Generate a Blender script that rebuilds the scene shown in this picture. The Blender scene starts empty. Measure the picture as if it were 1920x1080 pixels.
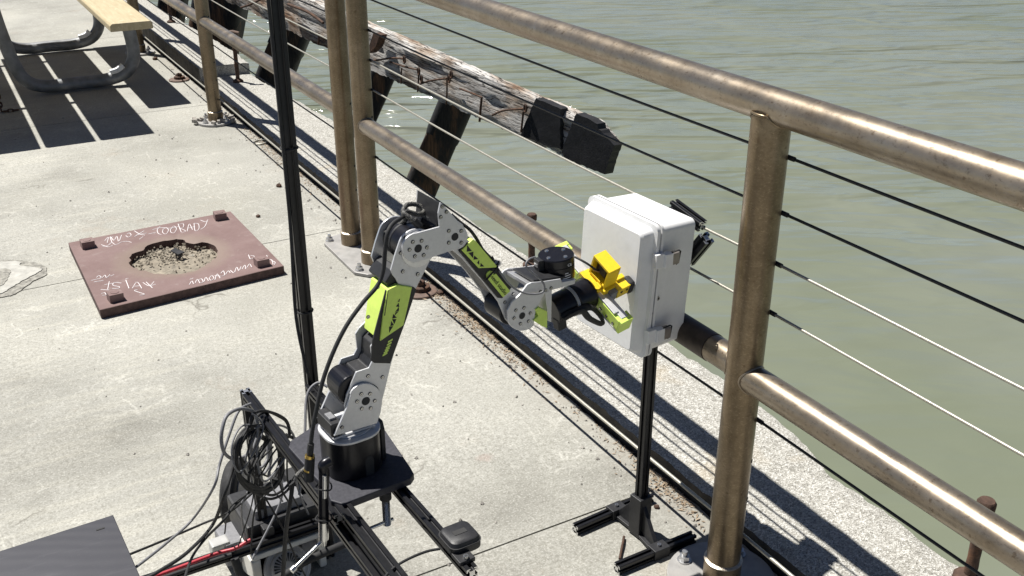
import bpy, bmesh, math, random
from mathutils import Vector, Matrix, noise

random.seed(7)
scene = bpy.context.scene
COL = scene.collection

# ------------------------------------------------------------------ camera
# world axes: +Y along the railing, +X towards the water, deck top at z = 0
CAM_H, PITCH, YAW, FPX = 1.53, math.radians(25.0), math.radians(29.5), 1913.0
cam_data = bpy.data.cameras.new('camera')
cam = bpy.data.objects.new('camera', cam_data)
COL.objects.link(cam)
cam.location = (0, 0, CAM_H)
cam.rotation_euler = (math.radians(90) - PITCH, 0, -YAW)
cam_data.sensor_width = 36.0
cam_data.lens = 36.0 * FPX / 1920.0
cam_data.clip_start = 0.05
cam_data.clip_end = 2000
scene.camera = cam

# ------------------------------------------------------------------ sky and sun
SX, SY = 0.27, -0.412            # ground shift of a shadow for each metre of height
SUN_EL = math.atan(1 / math.hypot(SX, SY))
SUN_AZ = math.atan2(-SX, -SY)    # measured from +Y towards +X
world = bpy.data.worlds.new('World')
scene.world = world
world.use_nodes = True
wn = world.node_tree
for n in list(wn.nodes):
    wn.nodes.remove(n)
sky = wn.nodes.new('ShaderNodeTexSky')
sky.sky_type = 'NISHITA'
sky.sun_disc = False
sky.sun_elevation = SUN_EL
sky.sun_rotation = SUN_AZ
sky.air_density = 0.45
sky.dust_density = 0.4
bg = wn.nodes.new('ShaderNodeBackground')
bg.inputs['Strength'].default_value = 0.05
wo = wn.nodes.new('ShaderNodeOutputWorld')
wn.links.new(sky.outputs[0], bg.inputs['Color'])
wn.links.new(bg.outputs[0], wo.inputs['Surface'])
sun_d = bpy.data.lights.new('sun', 'SUN')
sun_d.energy = 5.0
sun_d.angle = math.radians(0.55)
sun_d.color = (1.0, 0.97, 0.915)
sun = bpy.data.objects.new('sun', sun_d)
COL.objects.link(sun)
sun.location = (-3, 5, 10)
sun.rotation_euler = Vector((SX, SY, -1)).to_track_quat('-Z', 'Y').to_euler()
scene.view_settings.view_transform = 'Standard'
scene.view_settings.look = 'None'
scene.view_settings.exposure = 0.54
scene.view_settings.gamma = 1.0
scene.view_settings.use_curve_mapping = False

# ------------------------------------------------------------------ measured points
_fw = Vector((math.sin(YAW) * math.cos(PITCH), math.cos(YAW) * math.cos(PITCH), -math.sin(PITCH)))
_rt = Vector((math.cos(YAW), -math.sin(YAW), 0))
_up = _rt.cross(_fw)
EYE = Vector((0, 0, CAM_H))
def sight(px, py):
    return _fw * FPX + _rt * (px - 960) + _up * (540 - py)
def at_z(px, py, z=0.0):
    d = sight(px, py); return EYE + d * ((z - CAM_H) / d.z)
def at_plane(px, py, p0, n):
    d = sight(px, py); return EYE + d * ((p0 - EYE).dot(n) / d.dot(n))
def at_x(px, py, x):
    return at_plane(px, py, Vector((x, 0, 0)), Vector((1, 0, 0)))

# ------------------------------------------------------------------ materials
def srgb(r, g, b):
    f = lambda c: (c / 255) / 12.92 if c <= 10 else ((c / 255 + 0.055) / 1.055) ** 2.4
    return (f(r), f(g), f(b))
class NT:
    def __init__(s, name):
        s.m = bpy.data.materials.new(name); s.m.use_nodes = True
        s.t = s.m.node_tree; s.b = s.t.nodes['Principled BSDF']
        s.co = s.n('ShaderNodeTexCoord').outputs['Object']
    def n(s, typ, **kw):
        o = s.t.nodes.new(typ)
        for k, v in kw.items():
            if k in o.inputs: s.set(o.inputs[k], v)
            else: setattr(o, k, v)
        return o
    def set(s, inp, v):
        if hasattr(v, 'is_output') or isinstance(v, bpy.types.NodeSocket): s.t.links.new(v, inp)
        else: inp.default_value = v
    def geo(s):
        return s.n('ShaderNodeNewGeometry').outputs['Position']
    def noise(s, scale, detail=4, rough=0.55, vec=None, dist=0.0):
        o = s.n('ShaderNodeTexNoise'); s.set(o.inputs['Vector'], vec or s.co)
        o.inputs['Scale'].default_value = scale; o.inputs['Detail'].default_value = detail
        o.inputs['Roughness'].default_value = rough; o.inputs['Distortion'].default_value = dist
        return o.outputs['Fac']
    def voro(s, scale, feature='F1', vec=None, out='Distance', rnd=1.0):
        o = s.n('ShaderNodeTexVoronoi', feature=feature); s.set(o.inputs['Vector'], vec or s.co)
        o.inputs['Scale'].default_value = scale; o.inputs['Randomness'].default_value = rnd
        return o.outputs[out]
    def ramp(s, fac, stops, interp='LINEAR'):
        o = s.n('ShaderNodeValToRGB'); s.set(o.inputs['Fac'], fac)
        e = o.color_ramp.elements; o.color_ramp.interpolation = interp
        while len(e) < len(stops): e.new(0.5)
        for k, (p, c) in zip(e, stops):
            k.position = p
            k.color = (*c, 1) if isinstance(c, tuple) else (c, c, c, 1)
        return o.outputs['Color']
    def mix(s, fac, a, b, typ='MIX'):
        o = s.n('ShaderNodeMix', data_type='RGBA', blend_type=typ)
        s.set(o.inputs[0], fac)
        for i, v in ((6, a), (7, b)):
            if isinstance(v, tuple): v = (*v[:3], 1)
            s.set(o.inputs[i], v)
        return o.outputs[2]
    def math(s, op, a, b=0.0):
        o = s.n('ShaderNodeMath', operation=op); s.set(o.inputs[0], a); s.set(o.inputs[1], b)
        return o.outputs[0]
    def mapv(s, vec, scale=(1, 1, 1), rot=(0, 0, 0), loc=(0, 0, 0)):
        o = s.n('ShaderNodeMapping'); s.set(o.inputs['Vector'], vec)
        o.inputs['Scale'].default_value = scale; o.inputs['Rotation'].default_value = rot
        o.inputs['Location'].default_value = loc
        return o.outputs[0]
    def bump(s, h, strength, dist=0.01, normal=None):
        o = s.n('ShaderNodeBump'); o.inputs['Strength'].default_value = strength
        o.inputs['Distance'].default_value = dist; s.set(o.inputs['Height'], h)
        if normal is not None: s.set(o.inputs['Normal'], normal)
        s.set(s.b.inputs['Normal'], o.outputs[0]); return o.outputs[0]
    def col(s, v):
        s.set(s.b.inputs['Base Color'], (*v[:3], 1) if isinstance(v, tuple) else v)
    def p(s, **kw):
        for k, v in kw.items(): s.set(s.b.inputs[k.replace('_', ' ')], v)
        return s

def simple(name, color, rough=0.5, metal=0.0, var=0.12, scale=60.0, bump=0.05, dirt=None, spec=0.5):
    t = NT(name)
    f = t.noise(scale, 4)
    lo = tuple(c * (1 - var) for c in color); hi = tuple(min(1, c * (1 + var)) for c in color)
    c = t.ramp(f, [(0.3, lo), (0.7, hi)])
    if dirt:
        g = t.ramp(t.noise(scale * 0.25, 5, 0.65), [(0.55, 0.0), (0.72, 1.0)])
        c = t.mix(t.math('MULTIPLY', g, dirt[1]), c, dirt[0])
    t.col(c)
    r = t.n('ShaderNodeMapRange'); t.set(r.inputs['Value'], t.noise(scale * 0.4, 3))
    r.inputs['To Min'].default_value = max(0.02, rough * 0.8); r.inputs['To Max'].default_value = min(1, rough * 1.2)
    t.p(Roughness=r.outputs[0], Metallic=metal)
    t.b.inputs['Specular IOR Level'].default_value = spec
    if bump: t.bump(t.noise(scale * 3, 3), bump, 0.002)
    return t.m

# deck concrete: stains, fine aggregate, pale craze lines, trowel streaks
t = NT('deck_concrete'); g = t.geo()
big = t.noise(0.9, 5, 0.6, g); mid = t.noise(6, 6, 0.65, g); fine = t.noise(90, 3, 0.7, g)
warp = t.n('ShaderNodeVectorMath', operation='ADD')
nv = t.n('ShaderNodeTexNoise'); t.set(nv.inputs['Vector'], g); nv.inputs['Scale'].default_value = 7; nv.inputs['Detail'].default_value = 3
sc = t.n('ShaderNodeVectorMath', operation='SCALE'); t.set(sc.inputs[0], nv.outputs['Color']); sc.inputs['Scale'].default_value = 0.16
t.set(warp.inputs[0], g); t.set(warp.inputs[1], sc.outputs[0])
base = t.ramp(big, [(0.3, (0.285, 0.280, 0.248)), (0.5, (0.33, 0.325, 0.294)), (0.72, (0.385, 0.380, 0.348))])
base = t.mix(t.math('MULTIPLY', t.ramp(t.noise(3.0, 6, 0.7, g), [(0.5, 0.0), (0.66, 1.0)]), 0.4), base, (0.255, 0.247, 0.208))
# chalky efflorescence: broken white film in big drifts, with a web of thin veins
film = t.ramp(t.noise(75, 5, 0.8, g), [(0.42, 0.0), (0.60, 1.0)])
drift = t.ramp(t.noise(1.5, 5, 0.65, g), [(0.40, 0.0), (0.62, 1.0)])
base = t.mix(t.math('MULTIPLY', t.math('MULTIPLY', film, drift), 0.75), base, (0.50, 0.492, 0.452))
for sc_, wd, amt in ((9.0, 0.05, 0.75), (21.0, 0.07, 0.65), (44.0, 0.10, 0.5)):
    wv2 = t.ramp(t.voro(sc_, 'DISTANCE_TO_EDGE', warp.outputs[0]), [(0.0, 1.0), (wd, 0.0)])
    br = t.ramp(t.noise(sc_ * 0.8, 3, 0.6, g), [(0.47, 0.0), (0.6, 1.0)])
    dm = t.ramp(t.noise(1.9, 4, 0.6, t.mapv(g, (1, 1, 1), (0, 0, 0), (sc_, 0, 0))), [(0.42, 0.0), (0.62, 1.0)])
    base = t.mix(t.math('MULTIPLY', t.math('MULTIPLY', t.math('MULTIPLY', wv2, br), dm), amt), base, (0.56, 0.552, 0.505))
streak = t.ramp(t.noise(5, 5, 0.6, t.mapv(g, (0.55, 5.0, 1), (0, 0, 0.09))), [(0.50, 0.0), (0.70, 0.5)])
sepx = t.n('ShaderNodeSeparateXYZ'); t.set(sepx.inputs[0], g)
lft = t.n('ShaderNodeMapRange'); t.set(lft.inputs['Value'], sepx.outputs[0]); lft.inputs['From Min'].default_value = 0.75; lft.inputs['From Max'].default_value = 0.35
base = t.mix(t.math('MULTIPLY', streak, lft.outputs[0]), base, (0.50, 0.485, 0.42))
pk_ = t.n('ShaderNodeVectorMath', operation='DISTANCE'); t.set(pk_.inputs[0], g); pk_.inputs[1].default_value = (1.035, 1.975, 0)
pks = t.ramp(t.math('ADD', pk_.outputs['Value'], t.math('MULTIPLY', t.noise(22, 4, 0.6, g), 0.05)), [(0.035, 0.55), (0.05, 0.0)])
base = t.mix(pks, base, (0.36, 0.285, 0.25))
base = t.mix(t.ramp(fine, [(0.36, 0.45), (0.5, 0.0)]), base, (0.20, 0.19, 0.16))
base = t.mix(0.85, base, t.ramp(t.noise(1.1, 5, 0.62, t.mapv(g, (1, 1, 1), (0, 0, 0), (4.2, 1.7, 0))), [(0.34, (0.62, 0.61, 0.59)), (0.48, (0.92, 0.915, 0.90)), (0.66, (1.12, 1.11, 1.08))]), 'MULTIPLY')
rs = t.math('MULTIPLY', t.ramp(t.noise(2.6, 5, 0.7, t.mapv(g, (1, 1, 1), (0, 0, 0), (9, 3, 0))), [(0.60, 0.0), (0.74, 0.35)]), 1.0)
base = t.mix(rs, base, (0.33, 0.255, 0.185))
grain = t.noise(210, 2, 0.6, g)
base = t.mix(t.ramp(grain, [(0.30, 0.55), (0.46, 0.0)]), base, (0.17, 0.165, 0.145)); base = t.mix(t.ramp(grain, [(0.56, 0.0), (0.72, 0.5)]), base, (0.60, 0.59, 0.545))
spk = t.ramp(t.voro(260, 'F1', g), [(0.0, 1.0), (0.18, 0.0)])
base = t.mix(t.math('MULTIPLY', spk, t.ramp(t.noise(8, 2, 0.5, g), [(0.42, 0.0), (0.62, 0.55)])), base, (0.15, 0.14, 0.125))
pits = t.ramp(t.voro(34, 'F1', g), [(0.0, 1.0), (0.05, 1.0), (0.075, 0.0)])
pm_ = t.math('MULTIPLY', pits, t.ramp(t.noise(14, 2, 0.5, g), [(0.58, 0.0), (0.63, 0.8)]))
base = t.mix(pm_, base, (0.09, 0.08, 0.065))
# hairline cracks
ckv = t.ramp(t.voro(1.3, 'DISTANCE_TO_EDGE', warp.outputs[0]), [(0.0, 1.0), (0.006, 0.0)])
ck = t.math('MULTIPLY', ckv, t.ramp(t.noise(1.7, 3, 0.6, g), [(0.55, 0.0), (0.6, 0.7)]))
base = t.mix(ck, base, (0.12, 0.11, 0.09))
# gritty brown band next to the kerb slot
sep = t.n('ShaderNodeSeparateXYZ'); t.set(sep.inputs[0], g)
band = t.ramp(t.math('ADD', sep.outputs[0], t.math('MULTIPLY', t.math('SUBTRACT', t.noise(9, 4, 0.6, g), 0.5), 0.10)), [(0.0, 0.0), (1.0, 0.0)])
mr = t.n('ShaderNodeMapRange'); t.set(mr.inputs['Value'], t.math('ADD', sep.outputs[0], t.math('MULTIPLY', t.math('SUBTRACT', t.noise(9, 4, 0.6, g), 0.5), 0.12)))
mr.inputs['From Min'].default_value = 1.29; mr.inputs['From Max'].default_value = 1.36
base = t.mix(t.math('MULTIPLY', mr.outputs[0], t.ramp(t.noise(45, 4, 0.7, g), [(0.35, 0.15), (0.65, 0.75)])), base, (0.30, 0.28, 0.24))
t.col(base); t.p(Roughness=0.9)
hb = t.math('ADD', t.math('MULTIPLY', fine, 0.5), t.math('ADD', t.math('MULTIPLY', mid, 0.4), t.math('MULTIPLY', pm_, -0.8)))
t.bump(hb, 0.35, 0.004)
M_deck = t.m

# kerb: exposed aggregate
t = NT('kerb_concrete'); g = t.geo()
big = t.noise(2.4, 5, 0.6, g)
base = t.ramp(big, [(0.3, (0.36, 0.34, 0.29)), (0.7, (0.52, 0.50, 0.445))])
cells = t.voro(310, 'F1', g, 'Color')
cs = t.n('ShaderNodeSeparateColor'); t.set(cs.inputs[0], cells)
base = t.mix(0.8, base, t.ramp(cs.outputs[0], [(0.0, (0.10, 0.095, 0.085)), (0.18, (0.27, 0.258, 0.225)), (0.6, (0.42, 0.408, 0.37)), (1.0, (0.70, 0.69, 0.65))]), 'MIX')
base = t.mix(t.ramp(t.noise(70, 4, 0.75, g), [(0.35, 0.6), (0.5, 0.0)]), base, (0.20, 0.19, 0.165))
base = t.mix(t.ramp(t.noise(3.4, 3, 0.6, g), [(0.64, 0.0), (0.78, 0.45)]), base, (0.46, 0.34, 0.17))
t.col(base); t.p(Roughness=0.92)
t.bump(t.math('ADD', t.voro(310, 'F1', g), t.math('MULTIPLY', t.noise(60, 4, 0.75, g), 0.6)), 0.5, 0.004)
M_kerb = t.m
t = NT('kerb_side_dark'); g = t.geo()  # inner kerb face and deck underside: darker brown than the kerb top
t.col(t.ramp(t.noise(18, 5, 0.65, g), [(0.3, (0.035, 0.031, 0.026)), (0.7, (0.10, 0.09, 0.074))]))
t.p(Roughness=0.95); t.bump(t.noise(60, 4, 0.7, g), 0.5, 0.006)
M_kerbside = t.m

# murky harbour water
t = NT('harbour_water'); g = t.geo()
wv = t.mapv(t.mapv(g, (1, 1, 1), (0, 0, math.radians(30))), (0.42, 1.25, 1))
wind = t.ramp(t.noise(0.16, 3, 0.5, t.mapv(t.mapv(g, (1, 1, 1), (0, 0, math.radians(30))), (0.6, 1.5, 1), (0, 0, 0), (3.1, 1.4, 0))), [(0.36, 0.0), (0.62, 1.0)])
sep = t.n('ShaderNodeSeparateXYZ'); t.set(sep.inputs[0], g)
far = t.n('ShaderNodeMapRange'); t.set(far.inputs['Value'], sep.outputs[1]); far.inputs['From Min'].default_value = 1.8; far.inputs['From Max'].default_value = 9.0
wm = t.math('MULTIPLY', t.math('ADD', t.math('MULTIPLY', wind, 0.7), 0.3), far.outputs[0])
h1 = t.noise(1.5, 2, 0.5, wv, 0.5); h2 = t.noise(4.2, 2, 0.5, wv, 0.4)
h = t.math('ADD', t.math('MULTIPLY', h1, 1.0), t.math('MULTIPLY', h2, 0.22))
tint = t.ramp(t.noise(0.35, 3, 0.5, g), [(0.35, (0.166, 0.183, 0.128)), (0.65, (0.200, 0.214, 0.168))])
t.col(tint); t.p(Roughness=0.06, IOR=1.6)
bn = t.n('ShaderNodeBump'); bn.inputs['Distance'].default_value = 0.75
t.set(bn.inputs['Height'], h); t.set(bn.inputs['Strength'], t.math('MULTIPLY', t.math('ADD', t.math('MULTIPLY', wm, 0.9), 0.06), 1.0))
t.set(t.b.inputs['Normal'], bn.outputs[0])
M_water = t.m

# tea-stained stainless pipe
def pipe_metal(name, vertical):
    t = NT(name); g = t.geo()
    st = t.mapv(g, (60, 60, 2.0) if vertical else (60, 2.0, 60))
    brush = t.noise(1.0, 4, 0.6, st)
    stain = t.noise(9, 6, 0.7, g); blot = t.noise(2.2, 4, 0.6, g)
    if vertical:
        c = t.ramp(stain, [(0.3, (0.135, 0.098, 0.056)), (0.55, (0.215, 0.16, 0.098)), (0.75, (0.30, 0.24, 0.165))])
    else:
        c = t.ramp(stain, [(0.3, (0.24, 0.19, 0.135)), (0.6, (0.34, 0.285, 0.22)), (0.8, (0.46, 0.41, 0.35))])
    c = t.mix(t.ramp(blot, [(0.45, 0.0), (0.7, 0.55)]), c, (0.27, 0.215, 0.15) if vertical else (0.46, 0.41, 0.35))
    c = t.mix(t.ramp(t.noise(55, 3, 0.7, g), [(0.62, 0.0), (0.7, 0.6)]), c, (0.12, 0.075, 0.04))
    mt = t.noise(170, 3, 0.7, t.mapv(g, (1, 1, 1.6) if vertical else (1, .6, 1)))
    c = t.mix(t.ramp(mt, [(0.56, 0.0), (0.70, 0.45)]), c, (0.42, 0.33, 0.21)); c = t.mix(t.ramp(mt, [(0.30, 0.5), (0.44, 0.0)]), c, (0.10, 0.072, 0.045))
    t.col(c)
    r = t.ramp(t.noise(14, 4, 0.6, g), [(0.3, 0.27), (0.7, 0.42)])
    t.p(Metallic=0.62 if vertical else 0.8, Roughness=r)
    t.bump(t.math('ADD', brush, t.math('MULTIPLY', t.noise(120, 2, 0.5, g), 0.5)), 0.10, 0.001)
    return t.m
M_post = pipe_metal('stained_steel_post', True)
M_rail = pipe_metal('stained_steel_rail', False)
M_weld = simple('weld_metal', (0.50, 0.44, 0.36), 0.4, 0.8, 0.3, 120, 0.4)
M_cable_dark = simple('no_glint_cable', (0.035, 0.035, 0.033), 0.55, 0.3, 0.3, 200, 0.2)  # cables that catch no sun glint: lack of reflection put into a darker colour
M_cable_pale = simple('bright_cable', (0.42, 0.40, 0.34), 0.42, 0.5, 0.15, 200, 0.2)  # on the cables, the sun glint is put into this paler colour
M_galv = simple('galvanised_plate', (0.36, 0.35, 0.335), 0.55, 0.35, 0.15, 30, 0.15, ((0.25, 0.2, 0.15), 0.4))
M_zinc = simple('zinc_bolt', (0.55, 0.55, 0.55), 0.35, 0.85, 0.15, 150, 0.1, ((0.2, 0.14, 0.08), 0.5))
M_rust = simple('rusted_iron', (0.085, 0.05, 0.035), 0.85, 0.25, 0.45, 60, 0.6, ((0.16, 0.075, 0.035), 0.8))
M_oxide = simple('oxide_iron', (0.15, 0.105, 0.085), 0.8, 0.15, 0.3, 60, 0.4, ((0.22, 0.13, 0.08), 0.6))
# maroon painted steel plate
t = NT('maroon_paint'); g = t.geo()
c = t.ramp(t.noise(7, 6, 0.65, g), [(0.25, (0.145, 0.086, 0.078)), (0.55, (0.192, 0.124, 0.115)), (0.8, (0.238, 0.168, 0.155))])
c = t.mix(t.ramp(t.noise(24, 5, 0.7, g), [(0.58, 0.0), (0.72, 0.6)]), c, (0.26, 0.205, 0.188))
dd = t.n('ShaderNodeVectorMath', operation='DISTANCE'); t.set(dd.inputs[0], t.mapv(g, (1, 1, 0))); dd.inputs[1].default_value = (0.62, 3.655, 0)
ring = t.ramp(t.math('ADD', dd.outputs['Value'], t.math('MULTIPLY', t.noise(16, 4, 0.6, g), 0.07)), [(0.0, 1.0), (0.215, 1.0), (0.262, 0.0)])
c = t.mix(t.math('MULTIPLY', ring, 0.8), c, (0.21, 0.155, 0.125))
t.col(c); t.p(Roughness=0.62); t.bump(t.noise(40, 5, 0.7, g), 0.22, 0.004)
M_maroon = t.m
M_edge = simple('shade_grime_plate_edge', (0.085, 0.05, 0.045), 0.8, 0.1, 0.4, 40, 0.5, ((0.15, 0.09, 0.07), 0.5))  # plate sides: their shade put into a darker colour, with some grime
M_chalk = simple('white_paint_pen', (0.72, 0.69, 0.69), 0.8, 0, 0.05, 40, 0)
M_sand = simple('sandy_rubble', (0.235, 0.205, 0.16), 0.95, 0, 0.45, 40, 0.8, ((0.17, 0.14, 0.10), 0.6))
M_stone = simple('grey_stone', (0.30, 0.28, 0.25), 0.9, 0, 0.35, 60, 0.5)
M_dryleaf = simple('dry_leaf', (0.27, 0.205, 0.14), 0.85, 0, 0.5, 30, 0.2)
M_patch = simple('pale_patch', (0.41, 0.40, 0.365), 0.9, 0, 0.22, 30, 0.5, ((0.36, 0.345, 0.30), 0.8))
M_patchrim = simple('grey_spall', (0.26, 0.25, 0.22), 0.95, 0, 0.5, 60, 0.8)
# aluminium extrusion etc.
M_black_al = simple('black_anodised', (0.016, 0.016, 0.018), 0.33, 0.35, 0.2, 80, 0.03)
M_cut_al = simple('cut_aluminium', (0.72, 0.72, 0.72), 0.3, 0.9, 0.1, 80, 0.03)
M_silver = simple('bead_blasted_silver', (0.66, 0.66, 0.67), 0.45, 0.45, 0.04, 160, 0.05)
M_silver_edge = simple('bright_machined_edge', (0.75, 0.75, 0.76), 0.3, 0.7, 0.04, 160, 0.02)
M_blk = simple('black_plastic', (0.018, 0.018, 0.020), 0.5, 0, 0.25, 140, 0.08)
M_motor = simple('black_motor_shell', (0.010, 0.010, 0.014), 0.3, 0.3, 0.2, 140, 0.03)
M_rubber = simple('matte_black_rubber', (0.022, 0.022, 0.023), 0.75, 0, 0.25, 120, 0.1)
M_sheath = simple('grey_sheath', (0.20, 0.20, 0.21), 0.5, 0, 0.15, 120, 0.03)
M_lime = simple('lime_plastic', (0.68, 0.88, 0.16), 0.42, 0, 0.05, 120, 0.03)
M_yellow = simple('yellow_print', (0.83, 0.58, 0.015), 0.5, 0, 0.06, 300, 0.12)
M_box = simple('light_grey_enclosure', (0.77, 0.77, 0.765), 0.42, 0, 0.03, 90, 0.06, ((0.5, 0.49, 0.46), 0.25))
M_gasket = simple('dark_gasket', (0.03, 0.03, 0.03), 0.8)
M_steel = simple('bright_steel', (0.62, 0.62, 0.62), 0.25, 0.95, 0.06, 120, 0.05)
M_white = simple('cream_white_plastic', (0.74, 0.72, 0.66), 0.5, 0, 0.06, 60, 0.05, ((0.5, 0.47, 0.4), 0.3))
M_disc = simple('pale_grey_disc', (0.46, 0.455, 0.44), 0.4, 0.1, 0.08, 60, 0.03)
M_red = simple('red_wire', (0.42, 0.03, 0.045), 0.4, 0, 0.15, 80, 0.03)
M_tape = simple('slate_tape', (0.085, 0.09, 0.12), 0.5, 0, 0.25, 30, 0.4)
M_whiteprint = simple('white_print', (0.8, 0.8, 0.8), 0.6)
M_copper = simple('gold_contact', (0.6, 0.42, 0.12), 0.3, 0.9)
t = NT('woven_sleeve'); w = t.n('ShaderNodeTexChecker'); t.set(w.inputs['Vector'], t.co); w.inputs['Scale'].default_value = 420
w.inputs['Color1'].default_value = (0.012, 0.012, 0.013, 1); w.inputs['Color2'].default_value = (0.15, 0.145, 0.13, 1)
t.col(w.outputs['Color']); t.p(Roughness=0.6); M_sleeve = t.m
# powder panel with faint print ridges
t = NT('slate_panel'); g = t.geo()
wv_ = t.n('ShaderNodeTexWave'); t.set(wv_.inputs['Vector'], t.mapv(g, (1, 1, 1), (0, 0, 0.5), (-0.2, -1.1, 0)))
wv_.wave_type = 'RINGS'; wv_.inputs['Scale'].default_value = 22; wv_.inputs['Distortion'].default_value = 1.4; wv_.inputs['Detail'].default_value = 1
c = t.ramp(t.noise(5, 4, 0.6, g), [(0.3, (0.030, 0.030, 0.038)), (0.7, (0.041, 0.041, 0.050))])
c = t.mix(t.ramp(t.noise(140, 4, 0.8, g), [(0.62, 0.0), (0.75, 0.35)]), c, (0.16, 0.16, 0.16)); c = t.mix(t.ramp(t.noise(2.0, 5, 0.7, t.mapv(g, (3, 18, 1), (0, 0, .4))), [(0.56, 0.0), (0.7, 0.25)]), c, (0.12, 0.12, 0.13))
t.col(c); t.p(Roughness=0.5); t.bump(wv_.outputs['Fac'], 0.06, 0.002); M_slate = t.m
t = NT('dark_plate'); t.col(t.ramp(t.noise(160, 3, 0.6), [(0.3, (0.022, 0.022, 0.030)), (0.7, (0.045, 0.045, 0.056))])); t.p(Roughness=0.62)
t.bump(t.noise(300, 2), 0.2, 0.001); M_plate = t.m
# picnic table
t = NT('tan_board'); g = t.geo()
c = t.ramp(t.noise(4, 6, 0.65, t.mapv(g, (14, 1.2, 6))), [(0.3, (0.42, 0.345, 0.205)), (0.7, (0.56, 0.475, 0.31))])
c = t.mix(t.ramp(t.noise(26, 3, 0.6, g), [(0.64, 0.0), (0.7, 0.7)]), c, (0.75, 0.68, 0.5))
t.col(c); t.p(Roughness=0.55); M_board = t.m
M_tube = simple('dull_galvanised_tube', (0.22, 0.225, 0.23), 0.5, 0.4, 0.25, 18, 0.1)
# derelict timber
t = NT('peeling_timber'); 
gr = t.noise(3.0, 6, 0.7, t.mapv(t.co, (2.2, 26, 26))); g2 = t.noise(7, 6, 0.7, t.mapv(t.co, (0.6, 2, 2)))
c = t.ramp(t.noise(2.4, 5, 0.62, t.mapv(t.co, (1, 2.5, 2.5))), [(0.36, (0.20, 0.115, 0.065)), (0.45, (0.42, 0.34, 0.27)), (0.53, (0.60, 0.575, 0.54)), (0.8, (0.72, 0.70, 0.67))])
c = t.mix(t.ramp(gr, [(0.38, 0.95), (0.48, 0.0)]), c, (0.035, 0.027, 0.022))
c = t.mix(t.ramp(g2, [(0.56, 0.0), (0.68, 0.8)]), c, (0.10, 0.065, 0.045))
spl = t.ramp(t.noise(1.2, 3, 0.6, t.mapv(t.co, (0.7, 22, 22))), [(0.485, 0.0), (0.5, 1.0), (0.515, 0.0)])
c = t.mix(spl, c, (0.02, 0.016, 0.013))
t.col(c); t.p(Roughness=0.88); t.bump(t.math('SUBTRACT', gr, spl), 0.8, 0.014); M_timber = t.m
t = NT('tarred_pile'); gr = t.noise(2.5, 6, 0.7, t.mapv(t.co, (22, 22, 1.6)))
c = t.ramp(gr, [(0.3, (0.008, 0.008, 0.009)), (0.6, (0.022, 0.020, 0.020)), (0.78, (0.07, 0.055, 0.045))])
c = t.mix(t.ramp(t.noise(2.2, 5, 0.65, t.mapv(t.co, (3, 3, 1))), [(0.48, 0.0), (0.58, 0.85)]), c, t.ramp(gr, [(0.35, (0.03, 0.018, 0.012)), (0.6, (0.20, 0.105, 0.055))]))
t.col(c); t.p(Roughness=0.75); t.bump(gr, 0.7, 0.012); M_pile = t.m
M_tar = simple('black_tar_wrap', (0.012, 0.012, 0.014), 0.6, 0, 0.4, 24, 0.5)

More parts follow.
